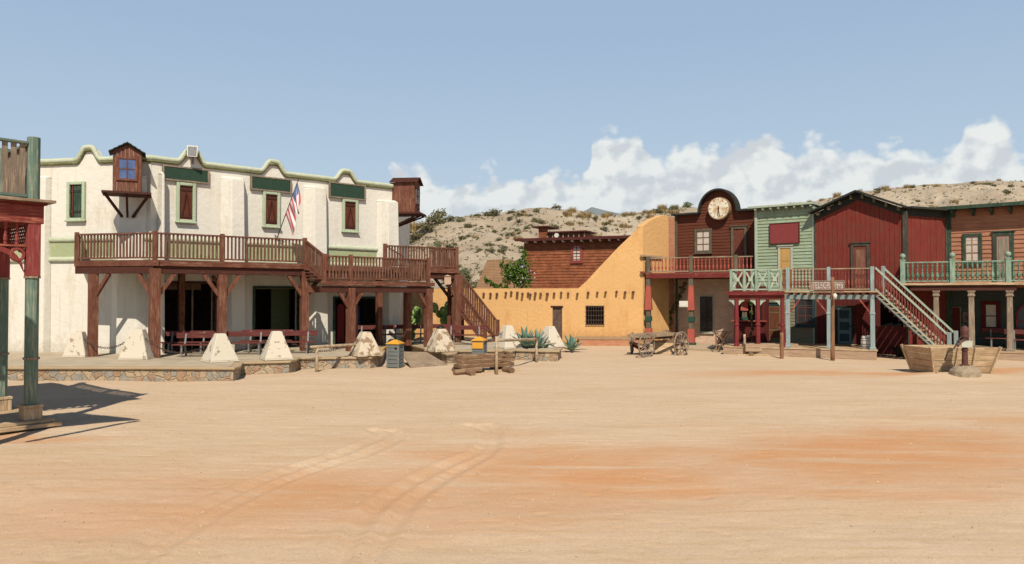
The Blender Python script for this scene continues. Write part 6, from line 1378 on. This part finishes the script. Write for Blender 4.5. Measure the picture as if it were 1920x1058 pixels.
# kiosk cabinet under first red posts
p = AT(1408, 38.2); F = Fr((p.x, p.y), (math.cos(Bk.ang), math.sin(Bk.ang)), PZ-.1); t = thing('kiosk_booth', 'small dark red booth with open counter in the shade behind the red posts', 'booth', F)
m = MB(F); m.box(-.9, .7, 0, 1, 0, 1.1); m.box(-.9, .7, 0, 1, 2.1, 2.9); m.box(-.9, -.75, 0, 1, 1.1, 2.1); m.box(.55, .7, 0, 1, 1.1, 2.1); m.box(-.75, .55, .9, 1, 1.1, 2.1); m.build('cabinet', BARNDARK, t); m = MB(F); m.box(-1.0, .8, -.2, .05, 1.1, 1.15); m.build('counter', CORAL, t); m = MB(F); m.box(-.45, .05, -.03, .0, 2.25, 2.6); m.build('notice', WHITEP, t)
# ================================================================ LEFT CORNER VERANDA (cut by the frame)
v0 = AT(60, 15.2); Q = Fr((v0.x, v0.y), (.64, .77)); cv = thing('corner_veranda', 'two-storey corner veranda with green posts, red frieze and weathered balustrade, left edge', 'veranda', Q)
Yq = 15.2; zq = lambda py: ZY(60, py, Yq)
m = MB(Q); n = 22
for k in range(n): m.box(-4.5, .34, -.32+6*k/n+.005, -.32+6*(k+1)/n-.005, .15, .2)
m.build('deck_boards', TANW, cv); m = MB(Q); m.box(-4.5, .28, -.26, -.18, 0, .15); m.box(.2, .28, -.18, 5.5, 0, .15); m.build('deck_edge', TANW, cv); m = MB(Q); m.box(-.7, .42, -.46, -.1, .07, .14); m.build('step_board', TANW, cv)
for y in (0, 1.84, 4.2):
    s = lambda k: [(-k, y-k), (k, y-k), (k, y+k), (-k, y+k)]
    m = MB(Q); m.plan(s(.165), .2, .44); m.plan(s(.18), .44, .5); m.build('post_pedestal', TANWZ, cv, bevel=.01)
    m = MB(Q); o8 = lambda r: [(r*math.cos(t), y+r*math.sin(t)) for t in [math.pi/8+math.pi*k/4 for k in range(8)]]
    m.plan(o8(.125), .5, zq(522)); m.build('post', GREENW, cv, bevel=.006); m = MB(Q); m.plan(o8(.15), zq(674), zq(670)); m.build('post_collar', GREYW, cv); m = MB(Q); m.plan(o8(.15), zq(522), zq(518)); m.build('post_collar', GREYW, cv)
    m = MB(Q); m.plan(s(.115), zq(518), zq(420)); m.build('upper_post', REDW, cv, bevel=.008)
    m = MB(Q); m.plan(o8(.12), zq(380), zq(258)); m.build('balcony_post', GREENW, cv, bevel=.01)
for x0, x1, y0, y1 in ((-4.5, .16, -.13, .13), (-.13, .13, .13, 5.5)):
    m = MB(Q); m.box(x0, x1, y0, y1, zq(420), zq(386)); m.build('frieze_beam', REDWX, cv, bevel=.008)
m = MB(Q); m.box(-6, .2, -.2, 6, zq(386)+.005, zq(381)); m.build('balcony_underside', OXREDX, cv); m = MB(Q)
for k in range(26): m.box(-6, .32, -.32+6.3*k/26+.004, -.32+6.3*(k+1)/26-.004, zq(381), zq(376)); 
m.build('balcony_floor', GREYWX, cv)
zr0, zr1 = zq(376), zq(270)
for p, q in (((-.12, 0), (-3.8, 0)), ((0, .12), (0, 4.1))):
    P0, P1 = Vector((*p, zr0)), Vector((*q, zr0)); rail(cv, Q, P0, P1, zr1-zr0, GREYW, GREENWX, step=.155, bw=.1, rw=.14, rh=.05, bmat=GREYW, zb=.08, bdep=.025)
# spindle frieze and lattice, scroll brackets
zs0, zs1 = zq(461), zq(420); m = MB(Q); m.box(-4.4, -.115, -.03, .03, zs0-.03, zs0+.01); m.build('frieze_rail', REDWX, cv); m = MB(Q); m.box(-.03, .03, .115, 5.4, zs0-.03, zs0+.01); m.build('frieze_rail', REDWX, cv)
m = MB(Q)
for k in range(18):
    x = -.28-.2*k; m.lathe(x, 0, [(.035 if (r > .5) else .02, zs0+(zs1-zs0)*t) for r, t in TURN], 8)
m.build('spindles', REDW, cv); m = MB(Q)
for k in range(46):
    y = .12+.05*k*2
    if y > 5.2: break
    m.beam((-.0, y, zs0), (-.0, y+.32, zs1), .012, .03, (0,1,0)); m.beam((.014, y+.32, zs0), (.014, y, zs1), .012, .03, (0,1,0))
m.build('lattice_panel', REDW, cv)
def scroll(yax):
    m = MB(Q); z1 = zs0-.03; out = []
    pts = []
    for t in np.linspace(0, math.pi/2, 12): pts.append((-.75+.64*math.sin(t), z1-.66+.60*math.cos(t)))
    poly = [(-.115, z1-.66)] + pts[::-1][0:] + [(-.80, z1-.06), (-.80, z1)]
    # crescent brace along the curve, with a ring scroll in its corner
    c = [(-.115, z1-.75)] + [(-.80+.68*math.sin(t), z1-.69+.62*math.cos(t)) for t in np.linspace(math.pi/2, .05, 12)] + [(-.85, z1)] + [(-.66+.5*math.sin(t), z1-.5+.5*math.cos(t)) for t in np.linspace(.1, math.pi/2, 12)] + [(-.115, z1-.5)]
    F2 = Q
    if yax: F2 = Fr(tuple(Q.w(0, 0))[:2], (math.cos(Q.ang-math.pi/2), math.sin(Q.ang-math.pi/2))); pass
    m = MB(F2); m.prism(c, -.02, .02); sb = m.build('scroll_bracket', REDW, cv); m = MB(F2); m.torus((-.27, 0, z1-.16), (0, 1, 0), .115, .035, 16, 6); m.build('scroll', REDW, sb)
scroll(False); scroll(True)
m = MB(Q); m.box(-7, -3.0, 1.6, 6, 0, 6.6); m.build('house_wall', DKSID, cv)
# canopy added out of frame on the left, shaped to cast the yard shadow
E1 = Vector((-7.72, 10.85, 0)); d1 = Vector((-.79, -.62, 0)); d2 = Vector((-.9, .45, 0)); zc = 5.9; F = Fr((E1.x, E1.y), (d1.x, d1.y)); cn = thing('added_shadow_canopy', 'added unseen plank canopy with scalloped edge, shaped for its shadow on the yard', 'canopy', F)
m = MB(); a = E1; m.plan([xy(a), xy(a+d1*2.1), xy(a+d1*2.1+d2*1.5), xy(a+d2*2.3)], zc, zc+.06); m.build('roof', GREYWX, cn)
ds = Vector((-.38, -.92, 0)); m = MB(); m.beam(E1 + Vector((.05, -.1, zc)), E1 + ds*2.4 + Vector((.05, -.1, zc)), .07, .06)
for k in range(20): p = E1 + ds*(.1+2.3*k/19) + Vector((.05, -.1, 0)); m.cyl(Vector((p.x, p.y, zc-.035)), Vector((p.x, p.y, zc+.035)), .07, n=8)
m.build('scalloped_edge', GREYW, cn)
for p in (E1 + d1*.9 + d2*.9, E1 + d1*1.5 + d2*.2, E1 + d1*.3 + d2*2.2, E1 + d1*1.5 + d2*2.2): m = MB(); m.cyl(Vector((p.x, p.y, 0)), Vector((p.x, p.y, zc)), .08, n=8); m.build('post', GREYW, cn)
